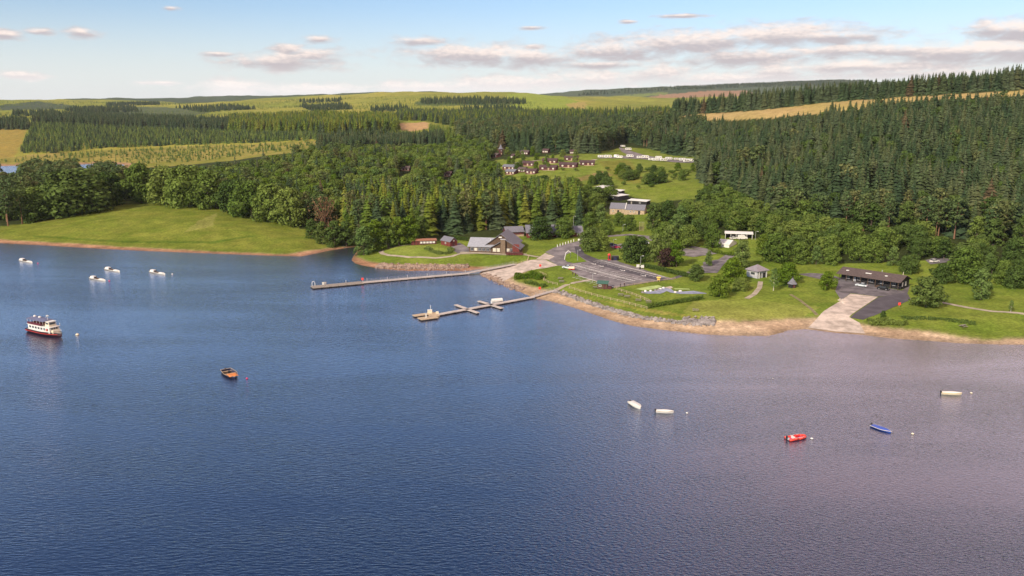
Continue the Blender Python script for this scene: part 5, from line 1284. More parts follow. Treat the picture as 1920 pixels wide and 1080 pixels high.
pb = G(1013, 503); lifebuoy(pb, 'pinkish red lifebuoy post beside the pontoon slipway', pb.z + 0.05)
j2 = empty('crossed_jetty', (0, 0, 0)); tag(j2, 'narrow floating jetty with two crossing finger pontoons and a forked end', 'jetty')
E0, E1, E2 = Wp(816, 593), Wp(1000, 559), G(1043, 545)
float_run(j2, E0, E1, 2.2); gangway(j2, E1, E2, 0.5, E2.z + 0.15, 2.0)
for a, b in (((854, 573.5), (872, 580)), ((874, 581.5), (897, 589)), ((897, 566.5), (915, 571.5)), ((918, 573), (942, 580.5))): float_run(j2, Wp(*a), Wp(*b), 1.5, nm='finger', seg=5)
float_run(j2, Wp(775, 594.5), Wp(816, 588.5), 2.6, 'pale_wood', nm='fork_deck'); float_run(j2, Wp(786, 600.5), Wp(819, 596), 3.6, 'pale_wood', nm='fork_deck'); 
c = Wp(812, 592.3); part(MB().box((c.x, c.y, 0.46), (3.5, 6.0, 0.24), R(20)), 'fork_bridge', 'pale_wood', j2)
c = Wp(806, 590); kb = empty('fuel_kiosk', (c.x, c.y, 0.6), R(15)); tag(kb, 'white fuel cabinet and post on the forked jetty end', 'kiosk'); part(MB().box((0, 0, 0.6), (1.6, 0.9, 1.2)), 'cabinet', 'cream_paint', kb); part(MB().tube((0.3, 0, 1.0), (0.3, 0, 3.0), 0.07), 'mast', 'white_paint', kb); part(MB().box((0, 0, 1.24), (1.7, 1.0, 0.1)), 'lid', 'white_paint', kb)
c = Wp(799, 598.5); kp = empty('fuel_pump', (c.x, c.y, 0.57), R(15)); tag(kp, 'slim white pump post on the front arm of the forked jetty', 'pump'); part(MB().box((0, 0, 0.8), (0.35, 0.35, 1.6)), 'body', 'white_paint', kp); part(MB().box((0, 0, 1.66), (0.5, 0.5, 0.14)), 'cap', 'grey_paint', kp)
c = Wp(820, 590.5); part(MB().box((c.x, c.y, 0.9), (0.9, 0.9, 0.7), 0.3), 'step_box', 'cream_paint', j2)

# ------------------------------------------------------------------ boats
def hull_mb(L, Bm, H, keel=0.25, n=11, stern=0.8):
    """lofted hull, bow at +x, water line at z = 0"""
    mb = MB(); rows = []
    for i in range(n):
        t = i / (n - 1); x = -L / 2 + L * t
        b = Bm / 2 * (stern + (1 - stern) * min(1, t * 2.2)) * (1 - max(0, (t - 0.45) / 0.55) ** 2.2) + 0.02
        sh = H * (1 + 0.35 * max(0, t - 0.4) ** 1.5)
        rows.append([(x, -b, sh), (x - 0.02 * t, -b * 0.86, sh * 0.35), (x - 0.06 * L * t ** 3, -b * 0.45, -keel * 0.7), (x - 0.08 * L * t ** 3, 0, -keel), (x - 0.06 * L * t ** 3, b * 0.45, -keel * 0.7), (x - 0.02 * t, b * 0.86, sh * 0.35), (x, b, sh)])
    m = 7; V = [p for r in rows for p in r]; F = []
    for i in range(n - 1):
        for j in range(m - 1): F.append((i * m + j, (i + 1) * m + j, (i + 1) * m + j + 1, i * m + j + 1))
    F.append(tuple(range(m))[::-1])
    mb.add(V, F); return mb, rows
def boat(name, a, b, Hh, hullm, label, style, coverm=None, trimm=None, width=0.36, group='small boats moored off the shore'):
    A, B = Wp(*a), Wp(*b); L = (B - A).length; Bm = L * width
    e = empty(name, ((A + B) / 2), heading(A, B)); e.location.z = 0; tag(e, label, 'boat', group)
    mb, rows = hull_mb(L, Bm, Hh); h = part(mb, 'hull', hullm, e)
    rim = MB()
    for s in (0, 6):
        for i in range(len(rows) - 1): rim.tube(rows[i][s], rows[i + 1][s], 0.055, n=5)
    rim.tube(rows[0][0], rows[0][6], 0.055, n=5)
    part(rim, 'gunwale', trimm or 'white_paint', e)
    if style == 'cover':
        c = MB(); k = 10
        for i in range(k):
            r0, r1 = rows[i], rows[i + 1]
            hc0, hc1 = 0.30 * math.sin(math.pi * (i + 0.6) / (k + 1.2)), 0.30 * math.sin(math.pi * (i + 1.6) / (k + 1.2))
            for s in (0, 6): c.quad((r0[s][0], r0[s][1] * 1.02, r0[s][2] + 0.03), (r1[s][0], r1[s][1] * 1.02, r1[s][2] + 0.03), (r1[s][0], 0, r1[s][2] + hc1), (r0[s][0], 0, r0[s][2] + hc0))
        part(c, 'cover', coverm, e)
    else:
        fl = MB(); fl.add([(r[0][0], r[0][1] * 0.8, 0.12) for r in rows[:-1]] + [(r[0][0], -r[0][1] * 0.8, 0.12) for r in rows[:-1]], [(i, i + 1, i + 1 + len(rows) - 1, i + len(rows) - 1) for i in range(len(rows) - 2)])
        part(fl, 'floor', coverm or 'brown_wood', e)
        for i in (2, 5, 7): part(MB().box((rows[i][0][0], 0, Hh * 0.72), (0.3, abs(rows[i][0][1]) * 1.8, 0.06)), 'thwart', trimm or 'pale_wood', e)
        if style == 'console': part(MB().box((-L * 0.08, 0, Hh * 0.9), (0.6, 0.55, 0.9)), 'console', 'black_paint', e); part(MB().box((L * 0.24, 0, Hh * 1.02), (L * 0.34, Bm * 0.72, 0.12), taper=0.8), 'foredeck', 'orange_wood', e)
    ob = part(MB().box((-L / 2 - 0.16, 0, Hh + 0.12), (0.42, 0.34, 0.5), taper=0.75), 'outboard', 'black_paint', e); part(MB().box((-L / 2 - 0.2, 0, Hh * 0.1), (0.16, 0.14, 0.9)), 'leg', 'float_black', ob)
    return e
boat('motor_launch', (423, 696), (441, 711), 0.7, 'navy', 'dark hulled open launch with orange varnished foredeck, alone in mid lake', 'console', 'brown_wood', 'pale_wood', 0.40)
boat('covered_boat', (1182, 756), (1201, 768), 0.55, 'white_paint', 'small white boat with grey cover, left of the white pair', 'cover', 'white_paint', 'cream_paint', 0.44)
boat('covered_boat', (1230, 773), (1263, 775), 0.55, 'white_paint', 'white boat with smooth white cover, right of the white pair', 'cover', 'white_paint', 'pale_wood', 0.36)
boat('covered_boat', (1635, 799), (1671, 812), 0.36, 'blue_paint', 'open boat under a bright blue cover', 'cover', 'blue_paint', 'cream_paint', 0.42)
boat('rowing_boat', (1765, 739), (1803, 741), 0.6, 'cream_paint', 'white boat with yellowish rim, farthest right on the lake', 'cover', 'white_paint', 'yellow', 0.34)
# red inflatable
A, B = Wp(1476, 825), Wp(1510, 819.5); L = (B - A).length
ri = empty('inflatable_boat', (A + B) / 2, heading(A, B)); ri.location.z = 0; tag(ri, 'bright red inflatable boat with two side tubes', 'boat', 'small boats moored off the shore')
tb = MB(); pts = [(-L / 2, -0.85), (0, -0.85), (L * 0.28, -0.75), (L * 0.43, -0.4), (L * 0.48, 0), (L * 0.43, 0.4), (L * 0.28, 0.75), (0, 0.85), (-L / 2, 0.85)]
for i in range(8): tb.tube((*pts[i], 0.28 + 0.1 * max(0, pts[i][0]) / L), (*pts[i + 1], 0.28 + 0.1 * max(0, pts[i + 1][0]) / L), 0.28, n=10)
part(tb, 'tube', 'bright_red', ri, True)
part(MB().box((-0.1, 0, 0.12), (L * 0.8, 1.3, 0.12)), 'floor', 'pink_paint', ri); part(MB().box((-0.2, 0, 0.5), (0.55, 0.5, 0.8)), 'console', 'red_paint', ri); part(MB().box((-0.9, 0, 0.4), (0.4, 1.0, 0.5)), 'seat', 'white_paint', ri)
part(MB().box((-L / 2 + 0.1, 0, 0.4), (0.1, 1.3, 0.55)), 'transom', 'grey_paint', ri); ob = part(MB().box((-L / 2 - 0.15, 0, 0.75), (0.4, 0.35, 0.55), taper=0.75), 'outboard', 'black_paint', ri); part(MB().box((-L / 2 - 0.18, 0, 0.15), (0.16, 0.14, 0.9)), 'leg', 'float_black', ob)
for s in (-1, 1): part(MB().box((0.2, s * 0.86, 0.565), (L * 0.5, 0.1, 0.03)), 'grab_line', 'white_paint', ri)
# four cabin boats
for (a, b, lab) in (((38, 488.5), (61, 493.5), 'white cabin motorboat nearest the left picture edge'), ((198, 505), (225, 510.5), 'white cabin motorboat behind another, farthest of the left group'), ((170, 522), (198, 527.5), 'white cabin motorboat nearest the ferry of the left group'), ((282, 510), (310, 515.5), 'white cabin motorboat at the right of the left group')):
    A, B = Wp(*a), Wp(*b); L = (B - A).length
    e = empty('cabin_boat', (A + B) / 2, heading(A, B)); e.location.z = 0; tag(e, lab, 'boat', 'cabin boats moored on the left')
    mb, rows = hull_mb(L, 2.1, 0.55); part(mb, 'hull', 'white_paint', e)
    part(MB().box((-L * 0.3, 0, 0.95), (L * 0.26, 1.7, 0.85), taper=0.8), 'canopy', 'white_paint', e)
    part(MB().box((-L * 0.02, 0, 0.54), (L * 0.26, 1.75, 0.12)), 'cockpit_floor', 'brown_wood', e)
    part(MB().box((L * 0.24, 0, 0.62), (L * 0.28, 1.3, 0.4), taper=0.7), 'foredeck', 'white_paint', e)
    part(MB().box((-L * 0.15, 0, 1.0), (0.05, 1.3, 0.6)), 'windscreen', 'glass', e)
    part(MB().box((-L * 0.3, 0, 0.28), (L * 0.34, 1.86, 0.06)), 'rubbing_strake', 'brown_wood', e)
    ob = part(MB().box((-L / 2 - 0.2, 0, 0.95), (0.45, 0.4, 0.6), taper=0.75), 'outboard', 'black_paint', e); part(MB().box((-L / 2 - 0.2, 0, 0.2), (0.16, 0.14, 1.0)), 'leg', 'float_black', ob)
# long white covered boat at the crossed jetty
A, B = Wp(921, 570.5), Wp(943, 568.5); e = empty('moored_launch', (A + B) / 2 + Vector((0, 1.8, 0)), heading(A, B)); e.location.z = 0; tag(e, 'white covered launch tied behind the crossed jetty', 'boat')
L = (B - A).length; mb, rows = hull_mb(L, 1.9, 0.8); part(mb, 'hull', 'white_paint', e); part(MB().prism([(-0.8, 0.8), (0.8, 0.8), (0.75, 1.35), (0.35, 1.7), (-0.35, 1.7), (-0.75, 1.35)], -L * 0.45, L * 0.42, 'x'), 'cover', 'white_paint', e)
part(MB().box((0, 0, 0.8), (L * 0.9, 1.75, 0.06)), 'gunwale', 'pale_wood', e)
# passenger ferry
mm('ferry_hull', (0.035, 0.012, 0.02), 0.4, 0.2)
A, B = Wp(58, 620), Wp(117, 633); L = (B - A).length
fe = empty('ferry', (A + B) / 2, heading(A, B)); fe.location.z = 0; tag(fe, 'two deck passenger ferry with black and maroon hull and white cabin', 'ferry')
Bm = 4.4; mb, rows = hull_mb(L, Bm, 1.35, 0.4, 13, 0.85); part(mb, 'hull', 'ferry_hull', fe)
bt = MB()
for s in (0, 6):
    for i in range(len(rows) - 1): bt.tube(rows[i][s], rows[i + 1][s], 0.13, n=5)
part(bt, 'bulwark', 'black_paint', fe)
st = MB()
for s, sg in ((0, -1), (6, 1)):
    for i in range(len(rows) - 2):
        a_, b_ = rows[i][s], rows[i + 1][s]
        st.tube((a_[0], a_[1] * 0.955 + sg * 0.05, a_[2] * 0.62), (b_[0], b_[1] * 0.955 + sg * 0.05, b_[2] * 0.62), 0.07, n=4)
part(st, 'stripe', 'bright_red', fe)
part(MB().add([(r[0][0], r[0][1] * 0.95, 1.2) for r in rows] + [(r[0][0], -r[0][1] * 0.95, 1.2) for r in rows], [(i, i + 1, i + 1 + 13, i + 13) for i in range(12)]), 'main_deck', 'grey_paint', fe)
cab = part(MB().box((-L * 0.06, 0, 2.15), (L * 0.68, 3.4, 1.9)), 'cabin', 'white_paint', fe)
for k in range(7):
    for s in (-1, 1): part(MB().box((-L * 0.33 + k * L * 0.09, s * 1.72, 2.35), (L * 0.055, 0.06, 0.7)), 'window', 'glass', cab)
part(MB().box((L * 0.3, 0, 1.75), (L * 0.1, 2.6, 1.1), taper=0.8), 'fore_cabin', 'cream_paint', fe)
for s in (-0.8, 0, 0.8): part(MB().box((L * 0.282, s, 2.65), (0.06, 0.6, 0.6)), 'window', 'glass', cab)
ud = part(MB().box((-L * 0.06, 0, 3.15), (L * 0.72, 3.7, 0.14)), 'upper_deck', 'white_paint', fe)
for s in (-1, 1): part(MB().box((-L * 0.18, s * 1.78, 3.6), (L * 0.44, 0.07, 0.75)), 'side_panel', 'maroon', ud)
for k in range(8):
    for s in (-1, 1): part(MB().tube((-L * 0.4 + k * L * 0.1, s * 1.75, 3.2), (-L * 0.4 + k * L * 0.1, s * 1.75, 4.9 if k < 6 else 4.2), 0.05, n=5), 'stanchion', 'white_paint', ud)
part(MB().prism([(-1.95, 4.85), (0, 5.1), (1.95, 4.85), (1.95, 4.95), (0, 5.22), (-1.95, 4.95)], -L * 0.42, L * 0.13, 'x'), 'awning', 'blue_deck', fe)
for k in range(4): part(MB().box((-L * 0.33 + k * L * 0.12, 0, 3.55), (0.5, 2.8, 0.5)), 'bench', 'red_wood', ud)
wh = part(MB().box((L * 0.17, 0, 3.95), (L * 0.13, 2.4, 1.6), taper=0.9), 'wheelhouse', 'cream_paint', fe); part(MB().box((L * 0.237, 0, 4.25), (0.06, 1.9, 0.6)), 'window', 'glass', wh); part(MB().box((L * 0.17, 0, 4.85), (L * 0.15, 2.6, 0.14)), 'roof', 'white_paint', wh)
for s in (-1, 1): part(MB().box((L * 0.17, s * 1.15, 4.25), (L * 0.08, 0.06, 0.55)), 'window', 'glass', wh)
ms = part(MB().tube((L * 0.1, 0, 4.9), (L * 0.1, 0, 7.0), 0.07, 0.04).tube((L * 0.1, -0.7, 6.2), (L * 0.1, 0.7, 6.2), 0.04), 'mast', 'white_paint', fe); part(MB().lathe([(0.05, 6.3), (0.45, 6.45), (0.45, 6.6), (0.05, 6.75)], 8, (L * 0.1, 0)), 'radar', 'white_paint', ms)
for x in (-0.36, -0.2): part(MB().lathe([(0.3, 5.0), (0.45, 5.2), (0.45, 5.5), (0.2, 5.7)], 8, (L * x, 0.5)), 'liferaft', 'white_paint', fe)
r = MB()
for s in (0, 6):
    for i in range(7, 12):
        a_, b_ = rows[i][s], rows[i + 1][s]; r.tube((a_[0], a_[1] * 0.96, a_[2]), (a_[0], a_[1] * 0.96, a_[2] + 0.9), 0.035, n=4); r.tube((a_[0], a_[1] * 0.96, a_[2] + 0.9), (b_[0], b_[1] * 0.96, b_[2] + 0.9), 0.035, n=4)
part(r, 'bow_rail', 'white_paint', fe)
lb = MB()
for k in range(10):
    a0, a1 = k * 0.6283, (k + 1) * 0.6283; lb.tube((L * 0.2 + math.cos(a0) * 0.35, -1.78, 2.3 + math.sin(a0) * 0.35), (L * 0.2 + math.cos(a1) * 0.35, -1.78, 2.3 + math.sin(a1) * 0.35), 0.11, n=6)
part(lb, 'lifebuoy', 'bright_red', fe)
# buoys
for px, py, m, s, lab in ((145, 628, 'cream_paint', 0.6, 'dark and cream mooring buoy ahead of the ferry'), (71, 494, 'pink_paint', 0.4, 'pink buoy by the leftmost cabin boat'), (205, 527, 'pink_paint', 0.4, 'pinkish buoy by the cabin boat nearest the ferry'), (323, 514.5, 'white_paint', 0.45, 'white buoy by the right cabin boat'), (463, 710, 'pink_paint', 0.35, 'small pink buoy ahead of the orange decked launch'),
                          (1288, 775, 'white_paint', 0.32, 'white buoy right of the white covered pair'), (1522, 823, 'white_paint', 0.36, 'pale buoy beside the red inflatable'), (1711, 814, 'cream_paint', 0.36, 'cream ring buoy right of the blue covered boat'), (1821, 737.5, 'cream_paint', 0.34, 'cream buoy right of the farthest right boat'), (1449, 710, 'white_paint', 0.2, 'tiny white float alone between the white pair and the shore'),
                          (680, 497, 'white_paint', 0.0, '')):
    if s == 0: continue
    c = Wp(px, py); e = empty('buoy', (c.x, c.y, 0)); tag(e, lab, 'buoy', 'mooring buoys')
    part(MB().lathe([(0.02, -s * 0.5), (s * 0.75, -s * 0.35), (s, 0.05), (s * 0.8, s * 0.6), (s * 0.25, s * 0.85), (s * 0.12, s * 0.9)], 10), 'float', m, e, True)
    part(MB().lathe([(s * 1.01, -0.03), (s * 1.02, 0.08)], 10), 'band', 'float_black', e); part(MB().tube((0, 0, s * 0.8), (0, 0, s * 1.3), 0.05, n=5), 'eye', 'steel', e)

# ------------------------------------------------------------------ park furniture
def fence(pts, label, h=1.1, gap=3.0, m='pale_wood', name='fence'):
    P_ = [G(a, b) for a, b in pts]; e = empty(name, P_[0]); tag(e, label, 'fence'); o = P_[0]
    for i in range(len(P_) - 1):
        a, b = P_[i], P_[i + 1]; n_ = max(1, int((b - a).length / gap)); r = MB(); prev = None
        for k in range(n_ + 1):
            q = a.lerp(b, k / n_); z = zt1(q.x, q.y); c = Vector((q.x - o.x, q.y - o.y, z - o.z))
            if k or i == 0: part(MB().box((c.x, c.y, c.z + h / 2), (0.14, 0.14, h)), 'post', m, e)
            if prev is not None:
                for hz in (0.45, 0.9): r.tube(prev + Vector((0, 0, h * hz)), c + Vector((0, 0, h * hz)), 0.06, n=4)
            prev = c
        part(r, 'rail', m, e)
fence([(1067, 541), (1120, 557), (1170, 569), (1213, 580)], 'pale rail fence running along the lawn edge to the hedge')
fence([(1155, 543.5), (1185, 553), (1217, 566)], 'pale rail fence between the car park and the picnic tables')
fence([(1012, 513), (1024, 518), (1019, 526), (1028, 531), (1045, 535)], 'crooked pale fence left of the path to the crossed jetty')
fence([(966, 497), (989, 490), (992, 481)], 'pale wooden fence between the pontoon slipway and the restaurant lawn')
fence([(1152, 540), (1190, 534), (1236, 527), (1266, 522.5)], 'low yellow knee rail along the bottom of the car park', 0.6)
def bush_row(name, a, b, w, h, label, leaf='oak', cat='hedge', px_list=None):
    """clipped or wild bushes: one body of leaf faces along a line"""
    P_ = [G(*q) for q in (px_list or [a, b])]; mb = MB(); o = P_[0]
    for i in range(len(P_) - 1):
        A, B = P_[i], P_[i + 1]; L = (B - A).length; d = (B - A).normalized(); n_ = Vector((-d.y, d.x, 0))
        for _ in range(int(L * w * h * (26 if cat == 'hedge' else 15))):
            t, s, u = r_(0, 1), r_(-1, 1), r_(0, 1) ** 0.6
            q = A.lerp(B, t); wild = 0.0 if cat == 'hedge' else 1.0; nz_ = float(vnoise(np.array(q.x / 2.2), np.array(q.y / 2.2), 3)); q = q + n_ * s * w / 2 * (1 - wild * 0.65 * float(vnoise(np.array(q.x / 3.1), np.array(q.y / 3.1), 9))); hh = h * (1 - 0.3 * s * s) * (0.85 + 0.3 * nz_ if not wild else 0.2 + 1.3 * float(vnoise(np.array(q.x / 1.7), np.array(q.y / 1.7), 5)))
            c = Vector((q.x - o.x, q.y - o.y, zt1(q.x, q.y) - o.z + u * hh)) if L * w * h < 60 else Vector((q.x - o.x, q.y - o.y, A.z + (B.z - A.z) * t - o.z + u * hh))
            nn = Vector((r_(-1, 1), r_(-1, 1), r_(-0.2, 1.2))).normalized(); x_ = nn.orthogonal().normalized(); y_ = nn.cross(x_); z_ = r_(0.16, 0.32)
            mb.add([c - x_ * z_, c - y_ * z_ * 0.7, c + x_ * z_, c + y_ * z_ * 0.7], [(0, 1, 2, 3)])
    e = empty(name, o); tag(e, label, cat); part(mb, 'foliage', LM[leaf], e)
    st = MB()
    for k in range(max(2, int((P_[-1] - P_[0]).length / 2))):
        q = P_[0].lerp(P_[-1], k / max(1, int((P_[-1] - P_[0]).length / 2))) - o; st.tube((q.x, q.y, q.z - 0.2), (q.x, q.y, q.z + h * 0.6), 0.05, n=4)
    part(st, 'stems', 'bark', e)
bush_row('hedge', (1215, 579), (1318, 561), 1.6, 1.9, 'clipped hedge slanting across the lawn below the play area', 'oak')
bush_row('hedge', (1205, 500), (1290, 520), 2.6, 2.0, 'thick hedge behind the upper parking bays', 'dark')
bush_row('hedge', (852, 449), (878, 452), 1.6, 2.4, 'dark hedge behind the restaurant patio', 'dark')
bush_row('shrub_bank', None, None, 5.0, 2.6, 'rough green scrub on the bank beside the pontoon slipway', 'lime', 'shrubs', [(964, 524), (985, 522), (1000, 521), (1018, 524)])
bush_row('shrub_bank', None, None, 4.0, 1.3, 'low scrub along the shore below the crooked fence', 'oak', 'shrubs', [(985, 530), (1005, 534), (1022, 539)])
bush_row('shrub_bank', None, None, 7.0, 2.0, 'tangled shrubs beside the concrete slipway on the right shore', 'oak', 'shrubs', [(1628, 607), (1660, 606), (1700, 610)])
bush_row('shrub_bank', None, None, 6.0, 0.5, 'long weedy hollow with rough green scrub on the right lawn', 'dark', 'shrubs', [(1690, 597), (1740, 597), (1775, 600), (1830, 607)])
bush_row('flower_bed', None, None, 5.0, 1.2, 'pale green planted bed in front of the aviary and patio', 'pale', 'flower bed', [(800, 466), (812, 473), (830, 477), (846, 474), (845, 466)])
bush_row('shrub_bank', None, None, 4.5, 1.8, 'yellow green shrubs between the lane and the marquee', 'lime', 'shrubs', [(1330, 472), (1355, 476), (1378, 480)])
# picnic tables
def table_proto():
    e = empty('picnic_table', (0, 0, 0))
    part(MB().box((0, 0, 0.74), (1.9, 0.8, 0.06)), 'top', 'grey_wood', e)
    for s in (-1, 1):
        part(MB().box((0, s * 0.75, 0.44), (1.9, 0.28, 0.05)), 'bench', 'grey_wood', e)
        part(MB().tube((s * 0.7, -0.75, 0), (s * 0.7, 0.25, 0.72), 0.05, n=4).tube((s * 0.7, 0.75, 0), (s * 0.7, -0.25, 0.72), 0.05, n=4).tube((s * 0.7, -0.8, 0.42), (s * 0.7, 0.8, 0.42), 0.04, n=4), 'leg_frame', 'brown_wood', e)
    return e
tp = table_proto(); first = True
for px, py, lab in ((1051, 524, 'upper picnic table in the corner by the crooked fence'), (1053, 530, 'lower picnic table in the corner by the crooked fence'), (1164, 555, 'picnic table below the hut, left of its pair'), (1176, 558, 'picnic table below the hut, right of its pair'), (1197, 565, 'picnic table in the middle of the fenced lawn'), (1216, 568, 'picnic table at the end of the short fence'), (1304, 584, 'lone picnic table on the shore lawn below the hedge'), (1806, 614, 'pale picnic table at the end of the weedy hollow'), (1117, 541, 'picnic table left of the brown hut')):
    e = tp if first else copy_tree(tp); first = False
    e.location = G(px, py, 0.03); e.rotation_euler = (0, 0, r_(-0.5, 0.5)); e.scale = (1.15,) * 3; tag(e, lab, 'table', 'picnic tables on the lawns')
# bollards, lamps, signs
bd = None
ord8 = ['first', 'second', 'third', 'fourth', 'fifth', 'sixth', 'seventh']
for k in range(7):
    px, py = 1045 + k * 5.1, 463.5 - k * 1.75
    e = empty('bollard', G(px, py)); tag(e, 'white wooden bollard, %s from the left along the road bend' % ord8[k], 'bollard', 'white bollards along the road')
    part(MB().box((0, 0, 0.6), (0.34, 0.34, 1.3)), 'post', 'white_paint', e); part(MB().box((0, 0, 1.3), (0.4, 0.4, 0.12), taper=0.5), 'cap', 'white_paint', e)
def lamp(px, py, h, label):
    e = empty('street_lamp', G(px, py)); tag(e, label, 'lamp'); part(MB().tube((0, 0, 0), (0, 0, h), 0.12, 0.07, n=8), 'pole', 'steel', e); part(MB().tube((0, 0, h), (0.8, -0.3, h + 0.15), 0.06, n=6), 'arm', 'steel', e); part(MB().box((1.0, -0.38, h + 0.14), (0.7, 0.3, 0.14), -0.36), 'lantern', 'white_paint', e)
for px, py, h, lab in ((1083, 489, 5.2, 'street lamp on the grass island'), (1150, 467, 5.0, 'street lamp beside the pink car'), (1201, 500, 5.0, 'street lamp above the notice boards'), (1111, 529, 3.6, 'short lamp post at the car park end of the jetty path'), (1416, 450, 4.5, 'street lamp right of the open shelter'), (1075, 424, 6.0, 'lamp post behind the reception roof'), (1168, 434, 4.0, 'white lamp post on the lawn left of the barn trees')): lamp(px, py, h, lab)
e = empty('entrance_arch', G(1060, 487)); tag(e, 'white bent height barrier frame beside the grass island', 'barrier')
a = MB(); q = [(-0.4, 0, 0), (0.1, 0, 3.2), (1.4, 0.3, 4.4), (2.6, 0.6, 3.4)]
for i in range(3): a.tube(q[i], q[i + 1], 0.16, n=6)
part(a, 'frame', 'white_paint', e); part(MB().tube((0.1, 0, 3.2), (2.6, 0.6, 3.4), 0.07, n=5), 'crossbar', 'steel', e); part(MB().tube((2.6, 0.6, 3.4), (2.7, 3.5, 0), 0.13, n=6), 'back_leg', 'steel', e)
e = empty('phone_box', G(1142, 487.5), R(10)); tag(e, 'red telephone box at the top corner of the parking bays', 'phone box')
part(MB().box((0, 0, 1.25), (1.15, 1.15, 2.7)), 'cabin', 'red_paint', e); part(MB().lathe([(0.78, 2.6), (0.72, 2.85), (0.4, 3.1), (0.1, 3.18)], 4), 'roof', 'bright_red', e)
for s, f in ((-0.585, 'y'), (0.585, 'y')): part(MB().box((0, s, 1.35), (0.8, 0.03, 1.8)), 'window', 'glass', e)
for s in (-0.585, 0.585): part(MB().box((s, 0, 1.35), (0.03, 0.8, 1.8)), 'window', 'glass', e)
e = empty('bin_store', G(1153, 487.5), R(5)); tag(e, 'black rounded bin store right of the red telephone box', 'shed')
part(MB().prism([(-1.0, 0), (1.0, 0), (1.0, 1.5), (0.6, 2.0), (-0.6, 2.0), (-1.0, 1.5)], -1.7, 1.7, 'x'), 'shell', 'black_paint', e); part(MB().box((0, -1.02, 0.9), (1.5, 0.05, 1.5)), 'door', 'navy', e); part(MB().box((0, 0, 2.03), (3.0, 1.2, 0.08)), 'roof', 'tarmac', e)
for px, py, lab in ((1196, 504, 'white notice board left of the car park post'), (1204.5, 505, 'white notice board right of the car park post')):
    e = empty('notice_board', G(px, py), 0.2); tag(e, lab, 'sign', 'notice boards at the upper bays'); part(MB().box((0, 0, 1.35), (1.4, 0.1, 1.3)), 'panel', 'white_paint', e)
    for s in (-0.6, 0.6): part(MB().box((s, 0.08, 0.8), (0.1, 0.1, 1.8)), 'post', 'grey_wood', e)
e = empty('ticket_machine', G(1200, 505), 0.2); tag(e, 'dark ticket machine between the two notice boards', 'machine'); part(MB().box((0, 0, 0.85), (0.5, 0.4, 1.7)), 'body', 'black_paint', e); part(MB().box((0, -0.21, 1.3), (0.36, 0.03, 0.4)), 'screen', 'white_paint', e)
e = empty('information_sign', G(1234.5, 528), 0.1); tag(e, 'yellow roofed information sign at the lower right of the car park', 'sign'); part(MB().box((0, 0, 1.1), (1.2, 0.14, 0.9)), 'panel', 'yellow', e); part(MB().prism([(-0.45, 1.6), (0.45, 1.6), (0, 2.1)], -0.8, 0.8, 'x'), 'roof', 'yellow', e)
for s in (-0.55, 0.55): part(MB().box((s, 0.0, 0.8), (0.14, 0.18, 1.7)), 'post', 'pale_wood', e)
for k in range(4):
    e = empty('flag_pole', G(1199 + k * 2.6, 433)); tag(e, 'thin pale pole, %s of four in front of the barn willow' % ord8[k], 'pole', 'row of pale poles'); part(MB().tube((0, 0, 0), (0, 0, 5.0), 0.1, 0.06, n=6), 'shaft', 'pale_wood', e); part(MB().lathe([(0.05, 4.95), (0.13, 5.05), (0.03, 5.2)], 6), 'finial', 'white_paint', e)
# people
def person_mesh():
    """one continuous body grown from a skeleton"""
    V = [(0, 0, 0.92), (0, 0, 1.15), (0, 0, 1.4), (0, 0, 1.52), (0, -0.02, 1.66), (0, -0.02, 1.76), (0.1, 0, 0.86), (0.11, -0.02, 0.48), (0.11, 0.02, 0.08), (0.12, -0.13, 0.04), (-0.1, 0, 0.86), (-0.12, 0.03, 0.48), (-0.12, 0.05, 0.08), (-0.13, -0.1, 0.04), (0.2, 0, 1.4), (0.27, 0.02, 1.12), (0.25, -0.1, 0.88), (0.25, -0.13, 0.79), (-0.2, 0, 1.4), (-0.27, 0.02, 1.12), (-0.25, -0.1, 0.88), (-0.25, -0.13, 0.79)]
    E = [(0, 1), (1, 2), (2, 3), (3, 4), (4, 5), (0, 6), (6, 7), (7, 8), (8, 9), (0, 10), (10, 11), (11, 12), (12, 13), (2, 14), (14, 15), (15, 16), (16, 17), (2, 18), (18, 19), (19, 20), (20, 21)]
    Rr = [0.15, 0.14, 0.15, 0.06, 0.105, 0.08, 0.1, 0.07, 0.05, 0.04, 0.1, 0.07, 0.05, 0.04, 0.07, 0.05, 0.035, 0.04, 0.07, 0.05, 0.035, 0.04]
    m = bpy.data.meshes.new('person_skeleton'); m.from_pydata(V, E, [])
    o = bpy.data.objects.new('person_skeleton', m); col.objects.link(o)
    o.modifiers.new('skin', 'SKIN'); sub = o.modifiers.new('sub', 'SUBSURF'); sub.levels = 1
    for i, r in enumerate(Rr): m.skin_vertices[0].data[i].radius = (r, r)
    m.skin_vertices[0].data[0].use_root = True
    dg = bpy.context.evaluated_depsgraph_get(); out = bpy.data.meshes.new_from_object(o.evaluated_get(dg))
    bpy.data.objects.remove(o); return out
pm = person_mesh(); pm.materials.clear()
for x in ('skin', 'dark_cloth', 'navy', 'tyre'): pm.materials.append(M[x])
for pg in pm.polygons:
    c = pg.center; pg.use_smooth = True
    pg.material_index = 3 if (c.z < 0.09 or c.z > 1.72) else 2 if c.z < 0.9 and abs(c.x) < 0.22 else 0 if (c.z > 1.5 or (abs(c.x) > 0.2 and c.z < 0.87)) else 1
hm = MB().lathe([(0.085, 1.66), (0.115, 1.74), (0.09, 1.82), (0.02, 1.85)], 8)
